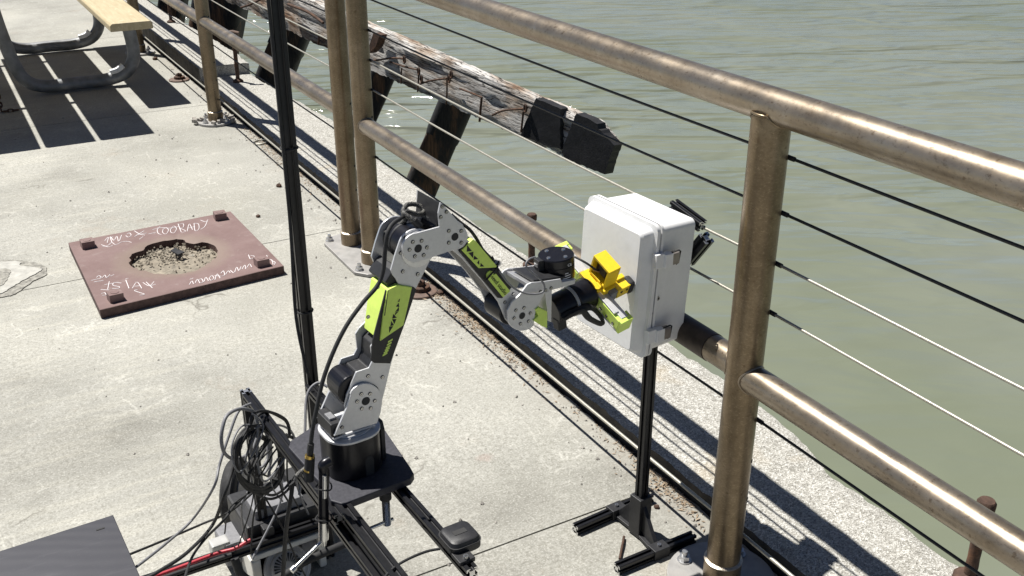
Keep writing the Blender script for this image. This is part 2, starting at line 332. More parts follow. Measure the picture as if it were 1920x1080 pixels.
# ------------------------------------------------------------------ mesh helpers
WL = {}
class MB:
    def __init__(s): s.v = []; s.f = []; s.mi = []
    def add(s, vs, fs, mi=0):
        o = len(s.v); s.v += [Vector(x) for x in vs]
        for f in fs: s.f.append([o + i for i in f]); s.mi.append(mi)
        return s
    def box(s, c, h, ax=None, mi=0):
        a = ax or (Vector((1, 0, 0)), Vector((0, 1, 0)), Vector((0, 0, 1)))
        c = Vector(c); vs = []
        for k in (-1, 1):
            for j in (-1, 1):
                for i in (-1, 1): vs.append(c + a[0] * (i * h[0]) + a[1] * (j * h[1]) + a[2] * (k * h[2]))
        return s.add(vs, [(0, 2, 3, 1), (4, 5, 7, 6), (0, 1, 5, 4), (2, 6, 7, 3), (0, 4, 6, 2), (1, 3, 7, 5)], mi)
    def prism(s, poly, off, mi=0, mi_cap=None):
        poly = [Vector(p) for p in poly]; off = Vector(off); n = len(poly)
        nn = Vector((0, 0, 0))
        for i in range(n): nn += (poly[i] - poly[0]).cross(poly[(i + 1) % n] - poly[0])
        if nn.dot(off) > 0: poly = poly[::-1]
        vs = poly + [p + off for p in poly]
        s.add(vs, [list(range(n))], mi if mi_cap is None else mi_cap)
        o = len(s.v) - 2 * n
        s.f.append([o + n + i for i in range(n)][::-1]); s.mi.append(mi if mi_cap is None else mi_cap)
        for i in range(n):
            j = (i + 1) % n; s.f.append([o + j, o + i, o + n + i, o + n + j]); s.mi.append(mi)
        return s
    def cyl(s, p0, p1, r0, r1=None, n=24, mi=0, caps=True):
        p0, p1 = Vector(p0), Vector(p1); r1 = r0 if r1 is None else r1
        d = (p1 - p0).normalized(); a = d.orthogonal().normalized(); b = d.cross(a)
        vs = []
        for p, r in ((p0, r0), (p1, r1)):
            for i in range(n):
                w = 2 * math.pi * i / n; vs.append(p + a * (r * math.cos(w)) + b * (r * math.sin(w)))
        fs = [(i, (i + 1) % n, n + (i + 1) % n, n + i) for i in range(n)]
        if caps: fs += [list(range(n))[::-1], list(range(n, 2 * n))]
        return s.add(vs, fs, mi)
    def rev(s, p0, d, prof, n=32, mi=0):      # profile of (distance along d, radius)
        p0, d = Vector(p0), Vector(d).normalized(); a = d.orthogonal().normalized(); b = d.cross(a)
        vs = []; fs = []; m = len(prof)
        for h, r in prof:
            for i in range(n):
                w = 2 * math.pi * i / n; vs.append(p0 + d * h + a * (r * math.cos(w)) + b * (r * math.sin(w)))
        for k in range(m - 1):
            for i in range(n): fs.append((k * n + i, k * n + (i + 1) % n, (k + 1) * n + (i + 1) % n, (k + 1) * n + i))
        fs += [list(range(n))[::-1], list(range((m - 1) * n, m * n))]
        return s.add(vs, fs, mi)
    def tube(s, pts, r, n=8, mi=0, closed=False, flat=None):
        pts = [Vector(p) for p in pts]; m = len(pts); vs = []; fs = []
        up = None
        for i, p in enumerate(pts):
            if closed: d = pts[(i + 1) % m] - pts[i - 1]
            else: d = pts[min(i + 1, m - 1)] - pts[max(i - 1, 0)]
            d.normalize()
            if up is None: up = d.orthogonal().normalized()
            up = (up - d * up.dot(d)); up = up.normalized() if up.length > 1e-6 else d.orthogonal().normalized()
            b = d.cross(up); rr = r[i] if isinstance(r, (list, tuple)) else r
            ra, rb = rr, rr * (flat or 1.0)
            for k in range(n):
                w = 2 * math.pi * k / n; vs.append(p + up * (ra * math.cos(w)) + b * (rb * math.sin(w)))
        for i in range(m if closed else m - 1):
            j = (i + 1) % m
            for k in range(n): fs.append((i * n + k, i * n + (k + 1) % n, j * n + (k + 1) % n, j * n + k))
        if not closed: fs += [list(range(n))[::-1], list(range((m - 1) * n, m * n))]
        return s.add(vs, fs, mi)
    def build(s, name, mats, parent=None, smooth=None, bevel=0.0, seg=2, origin=None):
        if not isinstance(mats, (list, tuple)): mats = [mats]
        lo = Vector([min(v[i] for v in s.v) for i in range(3)]); hi = Vector([max(v[i] for v in s.v) for i in range(3)])
        o = Vector(origin) if origin is not None else (lo + hi) / 2
        me = bpy.data.meshes.new(name)
        me.from_pydata([v - o for v in s.v], [], s.f)
        for m in mats: me.materials.append(m)
        for p, k in zip(me.polygons, s.mi): p.material_index = k
        if smooth:
            for p in me.polygons: p.use_smooth = True
            me.update(); me.set_sharp_from_angle(angle=math.radians(smooth))
        me.update()
        ob = bpy.data.objects.new(name, me); COL.objects.link(ob)
        place(ob, o, parent)
        if bevel:
            b = ob.modifiers.new('bevel', 'BEVEL'); b.width = bevel; b.segments = seg; b.limit_method = 'ANGLE'; b.angle_limit = math.radians(40)
        return ob
def place(ob, o, parent):
    ob.location = Vector(o) - (WL[parent.name] if parent else Vector((0, 0, 0)))
    ob.parent = parent; WL[ob.name] = Vector(o)
def thing(name, label, cat, loc, group=None):
    o = bpy.data.objects.new(name, None); COL.objects.link(o); o.empty_display_size = 0.05
    place(o, loc, None); tag(o, label, cat, group); return o
def tag(o, label, cat, group=None):
    o['label'] = label; o['category'] = cat
    if group: o['group'] = group
    return o
def inst(name, mesh, loc, parent, zdir=Vector((0, 0, 1))):
    ob = bpy.data.objects.new(name, mesh); COL.objects.link(ob); place(ob, loc, parent)
    ob.rotation_euler = Vector(zdir).to_track_quat('Z', 'Y').to_euler(); return ob
def proto(name, mb, mats, smooth=40):
    if not isinstance(mats, (list, tuple)): mats = [mats]
    me = bpy.data.meshes.new(name); me.from_pydata(mb.v, [], mb.f)
    for m in mats: me.materials.append(m)
    for p, k in zip(me.polygons, mb.mi): p.material_index = k; p.use_smooth = True
    me.update(); me.set_sharp_from_angle(angle=math.radians(smooth)); return me
def spline(pts, n=8, closed=False):
    P = [Vector(p) for p in pts]; out = []; m = len(P)
    rng = range(m) if closed else range(m - 1)
    for i in rng:
        if closed: a, b, c, d = P[i - 1], P[i], P[(i + 1) % m], P[(i + 2) % m]
        else: a, b, c, d = P[max(i - 1, 0)], P[i], P[i + 1], P[min(i + 2, m - 1)]
        for k in range(n):
            u = k / n
            out.append(0.5 * ((2 * b) + (c - a) * u + (2 * a - 5 * b + 4 * c - d) * u * u + (3 * b - a - 3 * c + d) * u ** 3))
    if not closed: out.append(P[-1])
    return out
def arc(cx, cy, r, a0, a1, n=14):          # picture angles: 0 right, 90 up
    return [(cx + r * math.cos(math.radians(a0 + (a1 - a0) * i / n)), cy - r * math.sin(math.radians(a0 + (a1 - a0) * i / n))) for i in range(n + 1)]
X, Y, Z = Vector((1, 0, 0)), Vector((0, 1, 0)), Vector((0, 0, 1))

# bolt prototypes (axis +Z, base at 0)
hexbolt = MB(); hexbolt.cyl((0, 0, 0), (0, 0, .003), .016, n=20); hexbolt.cyl((0, 0, .003), (0, 0, .014), .0125, n=6); hexbolt.cyl((0, 0, .014), (0, 0, .026), .0065, n=12)
ME_hex = proto('hex_bolt', hexbolt, M_zinc)
sq = MB(); sq.box((0, 0, .014), (.023, .021, .014)); sq.cyl((0, 0, .026), (0, 0, .0295), .014, n=14)
scr = MB(); scr.cyl((0, 0, 0), (0, 0, .0012), .0034, n=14, mi=0); scr.cyl((0, 0, .0012), (0, 0, .0016), .0024, n=12, mi=1); scr.cyl((0, 0, .0014), (0, 0, .0019), .0010, n=8, mi=0)
ME_scr = proto('cap_screw', scr, [M_gasket, M_steel])
scr2 = MB(); scr2.cyl((0, 0, 0), (0, 0, .0018), .0042, .0036, n=14); ME_scrs = proto('silver_screw', scr2, M_steel)
scr3 = MB(); scr3.cyl((0, 0, 0), (0, 0, .005), .0045, n=14); scr3.cyl((0, 0, .005), (0, 0, .0052), .0022, n=6, mi=1); ME_scrb = proto('socket_screw', scr3, [M_steel, M_gasket])

# =================================================================== SETTING
# ---- deck: slabs separated by open joints, ragged edge at the kerb slot
deck = bpy.data.objects.new('deck', None); COL.objects.link(deck); place(deck, (0, 0, 0), None)
deck['kind'] = 'structure'
ys = [-3.0, 1.648, 3.69, 5.9, 8.2, 10.6, 13.0]
for i in range(len(ys) - 1):
    y0, y1 = ys[i] + .0025, ys[i + 1] - .0025
    pts = [(-4.5, y0, 0), ]
    n = max(2, int((y1 - y0) / (0.012 if y0 < 4 else .03)))
    edge = []
    for k in range(n + 1):
        y = y0 + (y1 - y0) * k / n
        e = 1.386 + 0.007 * noise.noise((y * 9, 3.3, 0)) + 0.006 * noise.noise((y * 45, 1.3, 0)) + .003 * noise.noise((y * 110, 7.3, 0))
        edge.append((e, y, 0))
    poly = [Vector((-4.5, y0, -.25))] + [Vector((p[0], p[1], -.25)) for p in edge] + [Vector((-4.5, y1, -.25))]
    b = MB(); b.prism(poly, (0, 0, .25)); b.build('slab', M_deck, deck)
b = MB(); b.box((-1.0, 5, -.32), (2.6, 8.0, .06)); b.build('deck_underside', M_kerbside, deck)
# pale repair patch with grey spalled rim
def blob(pts_px, z, h, jitter, name, mat, par):
    pts = [at_z(px, py, 0) for px, py in pts_px]; pts = spline(pts, 6, True)
    pts = [Vector((p.x + random.uniform(-jitter, jitter), p.y + random.uniform(-jitter, jitter), z)) for p in pts]
    b = MB(); b.prism(pts, (0, 0, h)); return b.build(name, mat, par)
blob([(-70, 520), (-30, 496), (10, 489), (45, 490), (83, 500), (86, 516), (60, 530), (30, 552), (0, 559), (-60, 570)], .0012, .002, .0035, 'repair_rim', M_patchrim, deck)
blob([(-70, 524), (-28, 500), (8, 493), (38, 493), (40, 501), (76, 505), (72, 513), (48, 526), (22, 541), (0, 553), (-60, 562)], .004, .002, .003, 'repair_patch', M_patch, deck)
blob([(-70, 530), (-30, 515), (8, 507), (20, 512), (16, 524), (0, 540), (-60, 550)], .0068, .001, .003, 'repair_rim', M_patchrim, deck)

# ---- kerb of exposed aggregate, two heights, worn outer edge
kerb = bpy.data.objects.new('kerb', None); COL.objects.link(kerb); place(kerb, (1.55, 4, 0), None); kerb['kind'] = 'structure'
def kerb_seg(y0, y1, top, name):
    prof_pts = [(-1, 1.72), (.98, 1.705), (1.27, 1.715), (1.45, 1.712), (1.52, 1.745), (1.6, 1.765), (1.84, 1.79), (2.25, 1.79), (3.1, 1.745), (3.6, 1.735), (4.2, 1.72), (4.6, 1.75), (5.0, 1.78), (5.6, 1.74), (6.3, 1.70), (6.7, 1.72), (8.6, 1.65), (14, 1.62)]
    def outer(y):
        for (a, xa), (c, xc) in zip(prof_pts, prof_pts[1:]):
            if a <= y <= c: return xa + (xc - xa) * (y - a) / (c - a)
        return 1.65
    n = int((y1 - y0) / .022); cols = 16; b = MB(); vs = []; fs = []
    for k in range(n + 1):
        y = y0 + (y1 - y0) * k / n
        xi = 1.398 + .005 * noise.noise((y * 8, 0, 5)) + .004 * noise.noise((y * 40, 0, 9))
        xo = outer(y) + .012 * noise.noise((y * 5, 2, 1)) + .008 * noise.noise((y * 22, 4, 2))
        row = []
        for j in range(cols + 1):
            u = j / cols; x = xi + (xo - xi) * u
            z = top + .0035 * noise.noise((x * 14, y * 14, 0)) + .0018 * noise.noise((x * 50, y * 50, 3))
            ed = min(u, 1 - u)
            if ed < .08: z -= .006 * (1 - ed / .08) * (1 + noise.noise((y * 30, u * 3, 8)))
            yy = y + (.012 * noise.noise((x * 20, y0, 1)) if k in (0, n) else 0)
            row.append(Vector((x, yy, z)))
        vs += [Vector((xi - .004, y, -1.8))] + row + [Vector((xo - .01, y, -1.8))]
    W = cols + 3
    for k in range(n):
        for j in range(W - 1):
            b_ = k * W + j; fs.append((b_, b_ + 1, b_ + W + 1, b_ + W))
    fs.append([j for j in range(W)][::-1]); fs.append([n * W + j for j in range(W)])
    b.add(vs, fs)
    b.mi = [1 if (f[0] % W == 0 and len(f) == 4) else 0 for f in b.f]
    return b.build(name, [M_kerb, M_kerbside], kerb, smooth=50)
kerb_seg(-1.0, 6.335, .05, 'kerb_block')
kerb_seg(6.35, 13.0, .115, 'kerb_block')

# ---- water
b = MB(); b.add([(-40, -60, -1.25), (900, -60, -1.25), (900, 1200, -1.25), (-40, 1200, -1.25)], [(0, 1, 2, 3)])
wat = b.build('water', M_water); wat['kind'] = 'structure'

# =================================================================== RAILING
FX = 1.265
CBX = .030          # cables run off-centre, on the water side of the posts
def lerp(a, b, u): return a + (b - a) * u
ME_hole = proto('cable_hole', MB().cyl((0, 0, 0), (0, 0, .0015), .0045, n=12), M_gasket)
def post(y, parent, ztop, zs_holes, holes_bright=False):
    b = MB(); b.cyl((FX, y, .04), (FX, y, ztop), .0358, n=40)
    o = b.build('post', M_post, parent, smooth=40)
    b = MB(); b.rev((FX, y, .008), Z, [(0, .0405), (.052, .0405), (.058, .036)], 40); b.build('post_sleeve', M_post, o, smooth=35)
    b = MB(); b.rev((FX, y, .059), Z, [(0, .0395), (.004, .0415), (.008, .036)], 40); b.build('weld_ring', M_weld, o, smooth=60)
    for z in zs_holes:
        for s in (-1,):
            d = Vector((math.sin(math.radians(38)), -math.cos(math.radians(38)), 0))
            inst('cable_hole', ME_hole, Vector((FX, y, z)) + d * .0351, o, d)
    return o
def rail(name, y0, y1, z0, z1, r, parent, mat=M_rail, ring=True, e0=True, e1=True):
    b = MB(); n = 24; b.tube([(FX, lerp(y0, y1, i / n), lerp(z0, z1, i / n)) for i in range(n + 1)], r, 32)
    o = b.build(name, mat, parent, smooth=40)
    if ring:
        for y, z, sg, on in ((y0, z0, 1, e0), (y1, z1, -1, e1)):
            if not on: continue
            b = MB(); q_ = []
            for k in range(36):
                w = 2 * math.pi * k / 36; rr = r + .0006
                q_.append((FX + rr * math.cos(w), y + sg * math.sqrt(max(0, .0364 ** 2 - (rr * math.cos(w)) ** 2)), z + rr * math.sin(w)))
            b.tube(q_, .0022, 6, closed=True); b.build('weld_bead', M_rail, o, smooth=60)
    return o
CZ = [.970, .864, .763, .661, .419, .128]
CM = [M_cable_dark, M_cable_dark, M_cable_pale, M_cable_pale, M_cable_dark, M_cable_pale]
def cables(y0, y1, parent, xo=0.0):
    for k, z in enumerate(CZ):
        b = MB(); n = 10
        sag = .004 if y1 - y0 > 1 else .001
        b.tube([(FX + xo, lerp(y0, y1, i / n), z - sag * (1 - (2 * i / n - 1) ** 2)) for i in range(n + 1)], .0029 if z > .2 else .0042, 10)
        b.build('cable', CM[k], parent, smooth=60)
def disc_plate(pts, z0, h, name, parent, mat=M_galv):
    b = MB(); b.prism([Vector((x, y, z0)) for x, y in pts], (0, 0, h)); return b.build(name, mat, parent, bevel=.002)
ME_fer = proto('cable_ferrule', MB().cyl((0, 0, -.011), (0, 0, .0105), .0046, n=10), M_rubber)
yN, yR, yL, yF, yFF = 1.305, 3.293, 3.500, 5.505, 7.52
near = thing('cable_railing', 'nearer stained steel cable railing panel, in front of the open water', 'railing', (FX, yN, 0))
pN = post(yN, near, 1.048, (.325, .23))
pR = post(yR, near, 1.30, (.567, .33, .235))
rail('top_rail', -.9, yR - .02, 1.064, 1.064, .0318, near, ring=False)
b = MB(); b.tube([(FX + .0362 * math.cos(w), yN + .0362 * math.sin(w), 1.064 - math.sqrt(max(.012 ** 2, .0325 ** 2 - (.0362 * math.cos(w)) ** 2))) for w in [2 * math.pi * k / 48 for k in range(48)]], .0024, 6, closed=True); b.build('weld_bead', M_post, pN, smooth=60)
mr_ = rail('mid_rail', yN, yR, .536, .538, .0295, near)
rail('mid_rail', -.9, yN, .524, .524, .0295, near, e0=False)
cables(yN, yR, near, CBX); cables(-.9, yN, near, CBX)
# tape wrap on the mid rail next to the enclosure and dark sleeve up to the post
b = MB(); b.cyl((FX, 1.40, .536), (FX, 1.62, .536), .0308, n=32); b.build('dark_sleeve', simple('brown_black_sleeve', (0.06, 0.045, 0.035), .5, .4, .4, 30, .1), mr_, smooth=40)
b = MB()
for k in range(7): b.tube([(FX + (.0325 + .002 * ((k * 7 + i * 3) % 5) / 5) * math.cos(w), 1.55 + .016 * k + .012 * math.sin(w * 1.0 + k), .536 + (.0325 + .002 * ((k + i) % 3)) * math.sin(w)) for i, w in enumerate([2 * math.pi * j / 22 for j in range(22)])], .0085, 6, closed=True, flat=.22)
b.build('tape_wrap', M_tape, mr_, smooth=50)
nb = disc_plate([(FX + .118 * math.cos(w), yN + .118 * math.sin(w)) for w in [2 * math.pi * k / 48 for k in range(48)]], .0015, .012, 'base_plate', near)
for a in (25, 115, 205, 295): inst('anchor_bolt', ME_hex, (FX + .09 * math.cos(math.radians(a)), yN + .09 * math.sin(math.radians(a)), .0135), nb)
hb = [(FX - .095, yR - .06), (FX - .06, yR - .105), (FX, yR - .12), (FX + .06, yR - .105), (FX + .095, yR - .05), (FX + .095, yL + .05), (FX + .055, yL + .10), (FX, yL + .115), (FX - .06, yL + .10), (FX - .095, yL + .05)]
for yy, sg, par in ((yN, 1, pN), (yN, -1, pN), (yR, -1, pR)):
    for z in CZ[:5]: inst('cable_ferrule', ME_fer, (FX + CBX, yy + sg * .026, z), par, Y)
pb = disc_plate(hb, .0015, .012, 'base_plate', near)
for x, y in ((FX - .068, yL + .062), (FX - .072, yR - .052), (FX + .045, yR - .078), (FX + .068, yL + .05)): inst('anchor_bolt', ME_hex, (x, y, .0135), pb)

farp = thing('cable_railing', 'farther stained steel railing panel with wire cables, passing behind the picnic bench', 'railing', (FX, yF, 0))
post(yL, farp, 1.30, (.567, .33, .235)); pF = post(yF, farp, 1.048, (.567, .33, .235)); post(yFF, farp, 1.048, (.33, .235))
rail('top_rail', yL + .02, 11.5, 1.064, 1.064, .0318, farp, ring=False)
rail('mid_rail', yL, yF, .540, .540, .0295, farp); rail('mid_rail', yF, yFF, .54, .54, .0295, farp); rail('mid_rail', yFF, 11.5, .54, .54, .0295, farp, e1=False)
cables(yL, yF, farp, CBX); cables(yF, yFF, farp, CBX); cables(yFF, 11.5, farp, CBX)
for y in (yF, yFF):
    o = disc_plate([(FX + .1 * math.cos(w), y + .1 * math.sin(w)) for w in [2 * math.pi * k / 40 for k in range(40)]], .0015, .012, 'base_plate', farp)
    for a in (30, 120, 210, 300): inst('anchor_bolt', ME_hex, (FX + .076 * math.cos(math.radians(a)), y + .076 * math.sin(math.radians(a)), .0135), o)
# crumbled grout round the far post foot
for _ in range(16):
    a = random.uniform(0, 6.28); r = random.uniform(.06, .12); p = Vector((FX + r * math.cos(a), yF + r * math.sin(a), .02))
    b = MB(); b.box(p, (random.uniform(.006, .016), random.uniform(.006, .014), random.uniform(.005, .012)), (Vector((math.cos(a * 3), math.sin(a * 3), .2)).normalized(), Vector((-math.sin(a * 3), math.cos(a * 3), 0)), Z))
    b.build('grout_chip', M_stone, pF)

# ---- stub rods standing on the kerb
def stub(x, y, z0, h, r, label, tee):
    t_ = thing('stub_rod', label, 'metal rod', (x, y, z0), 'old iron rods standing on the kerb')
    b = MB(); pts = [(x + .003 * noise.noise((k, x * 9, 1)), y + .003 * noise.noise((k, y * 9, 4)), z0 + h * k / 10) for k in range(11)]
    b.tube(pts, [r * (1 + .10 * noise.noise((k * 2.1, y, 3))) for k in range(11)], 14); b.build('shaft', M_rust, t_, smooth=60)
    b = MB()
    if tee: b.tube([(x - .035, y + .02, z0 + h), (x, y, z0 + h + .005), (x + .03, y - .018, z0 + h - .004)], .013, 10)
    else: b.rev((x, y, z0 + h - .012), Z, [(0, r * 1.05), (.004, r * 1.45), (.02, r * 1.5), (.026, r * 1.2)], 16)
    b.build('head', M_rust if not tee else M_oxide, t_, smooth=45)
    b = MB(); b.rev((x, y, z0 - .004), Z, [(0, r * 2.6), (.012, r * 2.5), (.022, r * 1.3)], 12); b.build('footing', M_rust, t_, smooth=40)
stub(1.683, 1.005, .052, .192, .013, 'rusty round-headed iron rod rising behind the nearest railing at the lower right corner', False)
stub(1.715, 2.89, .052, .185, .0125, 'rusty iron rod on the kerb just behind the black wrist motor of the arm', False)
stub(1.575, 6.15, .052, .29, .012, 'dark T-headed iron rod on the kerb beside the low step, right of the far post', True)
stub(1.59, 7.95, .117, .28, .012, 'slim dark iron rod on the raised kerb block just past the picnic bench', False)

# ---- cut-off anchor discs
def anchor(x, y, label):
    t_ = thing('anchor_disc', label, 'rusted stub', (x, y, 0), 'cut-off iron anchors in the deck')
    b = MB(); b.rev((x, y, .001), Z, [(0, .062), (.007, .062), (.010, .056), (.010, .02)], 36); b.build('flange', M_oxide, t_, smooth=30)
    b = MB(); b.rev((x + .004, y, .0112), Z, [(0, .034), (.014, .033), (.016, .028)], 28); b.build('washer', M_rust, t_, smooth=30)
    b = MB(); b.rev((x + .004, y, .027), Z, [(0, .018), (.016, .017), (.018, .012)], 6); b.build('nut', M_rust, t_, smooth=20)
anchor(1.315, 6.58, 'round rusted anchor stub on the deck right beside the picnic table shadow')
anchor(1.315, 2.985, 'round rusted anchor stub half hidden behind the upper arm of the robot')
t_ = thing('ring', 'small pale metal ring lying flat on the deck near the railing', 'ring', (1.362, 5.01, .004))
b = MB(); b.tube([(1.362 + .036 * math.cos(w), 5.01 + .036 * math.sin(w), .006 + .004 * math.cos(w)) for w in [2 * math.pi * k / 30 for k in range(30)]], .0045, 8, closed=True); b.build('band', M_cable_pale, t_, smooth=60)

# =================================================================== STEEL PLATE
PZ = .034
plate = thing('steel_plate', 'square maroon painted steel plate bolted to the deck with a ragged round hole', 'steel plate', (.62, 3.67, 0))
corners = [at_z(187, 581, PZ), at_z(532, 498, PZ), at_z(432, 396, PZ), at_z(128, 455, PZ)]
hole_px = [(243, 487), (250, 474), (271, 467), (277, 458), (306, 451), (330, 447), (345, 450), (362, 457), (385, 452), (401, 459), (407, 469), (403, 482), (388, 494), (371, 504), (350, 509), (322, 513), (288, 511), (262, 505), (248, 498)]
hole = [at_z(px, py, PZ) for px, py in hole_px]; hole = spline(hole, 3, True)
hole = [Vector((p.x + random.uniform(-.006, .006), p.y + random.uniform(-.006, .006), PZ)) for p in hole]
cx = sum((h for h in hole), Vector((0, 0, 0))) / len(hole)
bm = bmesh.new()
def ringv(pts, dz=0): return [bm.verts.new(Vector((p.x, p.y, p.z + dz)) - Vector((.62, 3.67, 0))) for p in pts]
nH = len(hole); mid_r = []; out_r = []
order = sorted(range(nH), key=lambda i: math.atan2(hole[i].y - cx.y, hole[i].x - cx.x)); hole = [hole[i] for i in order]
def ray_rect(a):
    d = Vector((math.cos(a), math.sin(a), 0)); best = None
    for i in range(4):
        p, q = corners[i], corners[(i + 1) % 4]; e = q - p
        den = d.x * e.y - d.y * e.x
        if abs(den) < 1e-9: continue
        w = p - cx; s_ = (w.x * e.y - w.y * e.x) / den; u_ = (w.x * d.y - w.y * d.x) / den
        if s_ > 0 and -1e-6 <= u_ <= 1.000001 and (best is None or s_ < best): best = s_
    return cx + d * best
angs = [math.atan2(h.y - cx.y, h.x - cx.x) for h in hole]
outer = [ray_rect(a) for a in angs]
for c in corners:     # snap the closest spoke to each corner
    i = min(range(nH), key=lambda k: (outer[k] - c).length); outer[i] = c.copy()
lip = [h + (o_ - h).normalized() * .03 for h, o_ in zip(hole, outer)]
midr = [h + (o_ - h) * .5 for h, o_ in zip(lip, outer)]
for p in outer: p.z = PZ + random.uniform(-.0004, .0004)
rings = [ringv(outer, -PZ + .002), ringv(outer, -.0015), ringv([o_ + (cx - o_).normalized() * .0025 for o_ in outer]), ringv(midr), ringv(lip, .002), ringv(hole, -.003), ringv(hole, -PZ + .002)]
for r0, r1 in zip(rings, rings[1:]):
    for i in range(nH):
        j = (i + 1) % nH; bm.faces.new((r0[i], r0[j], r1[j], r1[i]))
bmesh.ops.recalc_face_normals(bm, faces=bm.faces)
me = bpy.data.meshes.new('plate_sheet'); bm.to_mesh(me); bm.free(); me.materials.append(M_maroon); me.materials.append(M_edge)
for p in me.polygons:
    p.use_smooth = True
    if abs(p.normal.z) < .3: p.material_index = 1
me.set_sharp_from_angle(angle=math.radians(28))
ob = bpy.data.objects.new('plate_sheet', me); COL.objects.link(ob); place(ob, (.62, 3.67, 0), plate)
ME_sq = proto('square_bolt', sq, M_maroon, 30)
for (px, py), a in zip(((165, 463), (217, 562), (413, 410), (491, 497)), (.05, .1, -.05, .06)):
    o = inst('square_bolt', ME_sq, at_z(px, py, PZ) + Vector((0, 0, .0005)), plate); o.rotation_euler = (0.02, 0.02, a)
# rubble floor in the hole
b = MB(); n = 26; vs = []; fs = []
for i in range(n):
    for j in range(n):
        x = lerp(min(h.x for h in hole) - .02, max(h.x for h in hole) + .02, i / (n - 1)); y = lerp(min(h.y for h in hole) - .02, max(h.y for h in hole) + .02, j / (n - 1))
        z = .004 + .006 * noise.noise((x * 22, y * 22, 0)) + .004 * noise.noise((x * 60, y * 60, 2)) + .010 * max(0, 1 - ((x - cx.x - .02) ** 2 + (y - cx.y + .1) ** 2) / .012)
        vs.append((x, y, min(z, .026)))
for i in range(n - 1):
    for j in range(n - 1): fs.append((i * n + j, (i + 1) * n + j, (i + 1) * n + j + 1, i * n + j + 1))
b.add(vs, fs); b.build('rubble_bed', M_sand, plate, smooth=60)
b = MB()
for _ in range(420):
    h = random.choice(hole); u = random.random() ** .6 * .93
    if h.y < cx.y - .03 and random.random() < .7: continue
    p = cx + (h - cx) * u; s_ = random.uniform(.0009, .0032)
    a = Vector((random.uniform(-1, 1), random.uniform(-1, 1), random.uniform(-.5, .5))).normalized(); c = a.orthogonal().normalized()
    b.box((p.x, p.y, .014 + random.uniform(0, .008)), (s_ * random.uniform(.8, 1.8), s_, s_ * .7), (a, c, a.cross(c)))
o = b.build('gravel', M_sand, plate); o['kind'] = 'stuff'
b = MB(); b.prism([at_z(px, py, .026) for px, py in ((320, 471), (329, 466), (343, 475), (336, 481))], (0, 0, .004)); b.prism([at_z(px, py, .03) for px, py in ((326, 474), (338, 470), (346, 474), (334, 479))], (0, 0, .004)); b.build('dark_scrap', M_tar, plate)
# paint-pen scribbles on the plate (positions taken from the photograph, flat on the plate)
Zg = [
 # upper row
 [(196, 452), (203, 445), (201, 456)], [(203, 447), (212, 444)], [(210, 455), (207, 444), (214, 451), (219, 443), (222, 453)], [(224, 452), (228, 441)],
 [(192, 463), (203, 460), (210, 455), (217, 459), (228, 454), (240, 453), (247, 455)], [(190, 459), (203, 463), (212, 460)],
 [(238, 439), (243, 437), (246, 441), (241, 445), (236, 442)], [(252, 444), (270, 433)], [(252, 433), (262, 439), (272, 441)], [(261, 449), (268, 444)], [(255, 441), (275, 437)],
 [(278, 439), (292, 436)], [(300, 425), (295, 431), (297, 438), (303, 440)], [(306, 430), (312, 427), (316, 432), (311, 439), (305, 436), (306, 430)], [(320, 430), (326, 424), (331, 429), (326, 437), (320, 435), (320, 430)],
 [(334, 420), (340, 436)], [(334, 421), (344, 420), (343, 427), (337, 428), (348, 433), (341, 437)], [(351, 434), (355, 420), (361, 431)], [(352, 428), (366, 425)], [(364, 419), (366, 433), (373, 429), (372, 420), (364, 419)], [(376, 413), (386, 416), (390, 412)], [(376, 430), (384, 425), (389, 414)],
 [(286, 431), (300, 427), (318, 428), (336, 425)],
 # lower left words
 [(171, 526), (189, 522)], [(176, 529), (194, 526)], [(181, 521), (185, 517), (190, 520), (186, 523)], [(192, 521), (197, 516), (200, 521), (206, 515)], [(207, 518), (214, 515)],
 [(202, 543), (205, 528)], [(196, 534), (214, 531)], [(189, 543), (205, 544)], [(228, 531), (215, 530), (212, 535), (224, 538), (222, 541), (210, 541)],
 [(236, 525), (242, 541)], [(235, 523), (241, 522)], [(248, 541), (257, 529), (266, 541)], [(252, 537), (262, 536)], [(274, 529), (286, 540)], [(292, 533), (279, 536), (268, 530)], [(289, 528), (281, 537)],
 [(258, 543), (252, 545), (263, 549), (271, 552), (262, 554)], [(190, 551), (196, 549), (199, 553), (192, 554)],
 # lower right line
 [(355, 534), (360, 527), (363, 533)], [(366, 531), (370, 524), (375, 531)], [(372, 525), (378, 523), (381, 529), (375, 531)], [(383, 528), (386, 520), (391, 527)], [(392, 522), (397, 517), (401, 521), (396, 526), (392, 522)], [(403, 525), (407, 514), (413, 522)], [(402, 517), (414, 518)],
 [(414, 513), (419, 508), (421, 516), (415, 518)], [(423, 515), (428, 508), (432, 512)], [(432, 507), (438, 512)], [(440, 511), (444, 501), (448, 508), (452, 500)], [(454, 505), (459, 497), (461, 505)], [(463, 502), (468, 495), (472, 501)], [(466, 478), (470, 486), (477, 481), (470, 479)], [(356, 524), (362, 522)],
 [(500, 479), (504, 488)], [(503, 486), (510, 488), (512, 496)], [(509, 489), (516, 492), (514, 497)],
]
b = MB()
for st in Zg:
    pts = spline([at_z(px, py, PZ + .0003) for px, py in st], 4)
    b.tube(pts, .0015, 6, flat=.9)
o = b.build('painted_scribble', M_chalk, plate); o['kind'] = 'stuff'

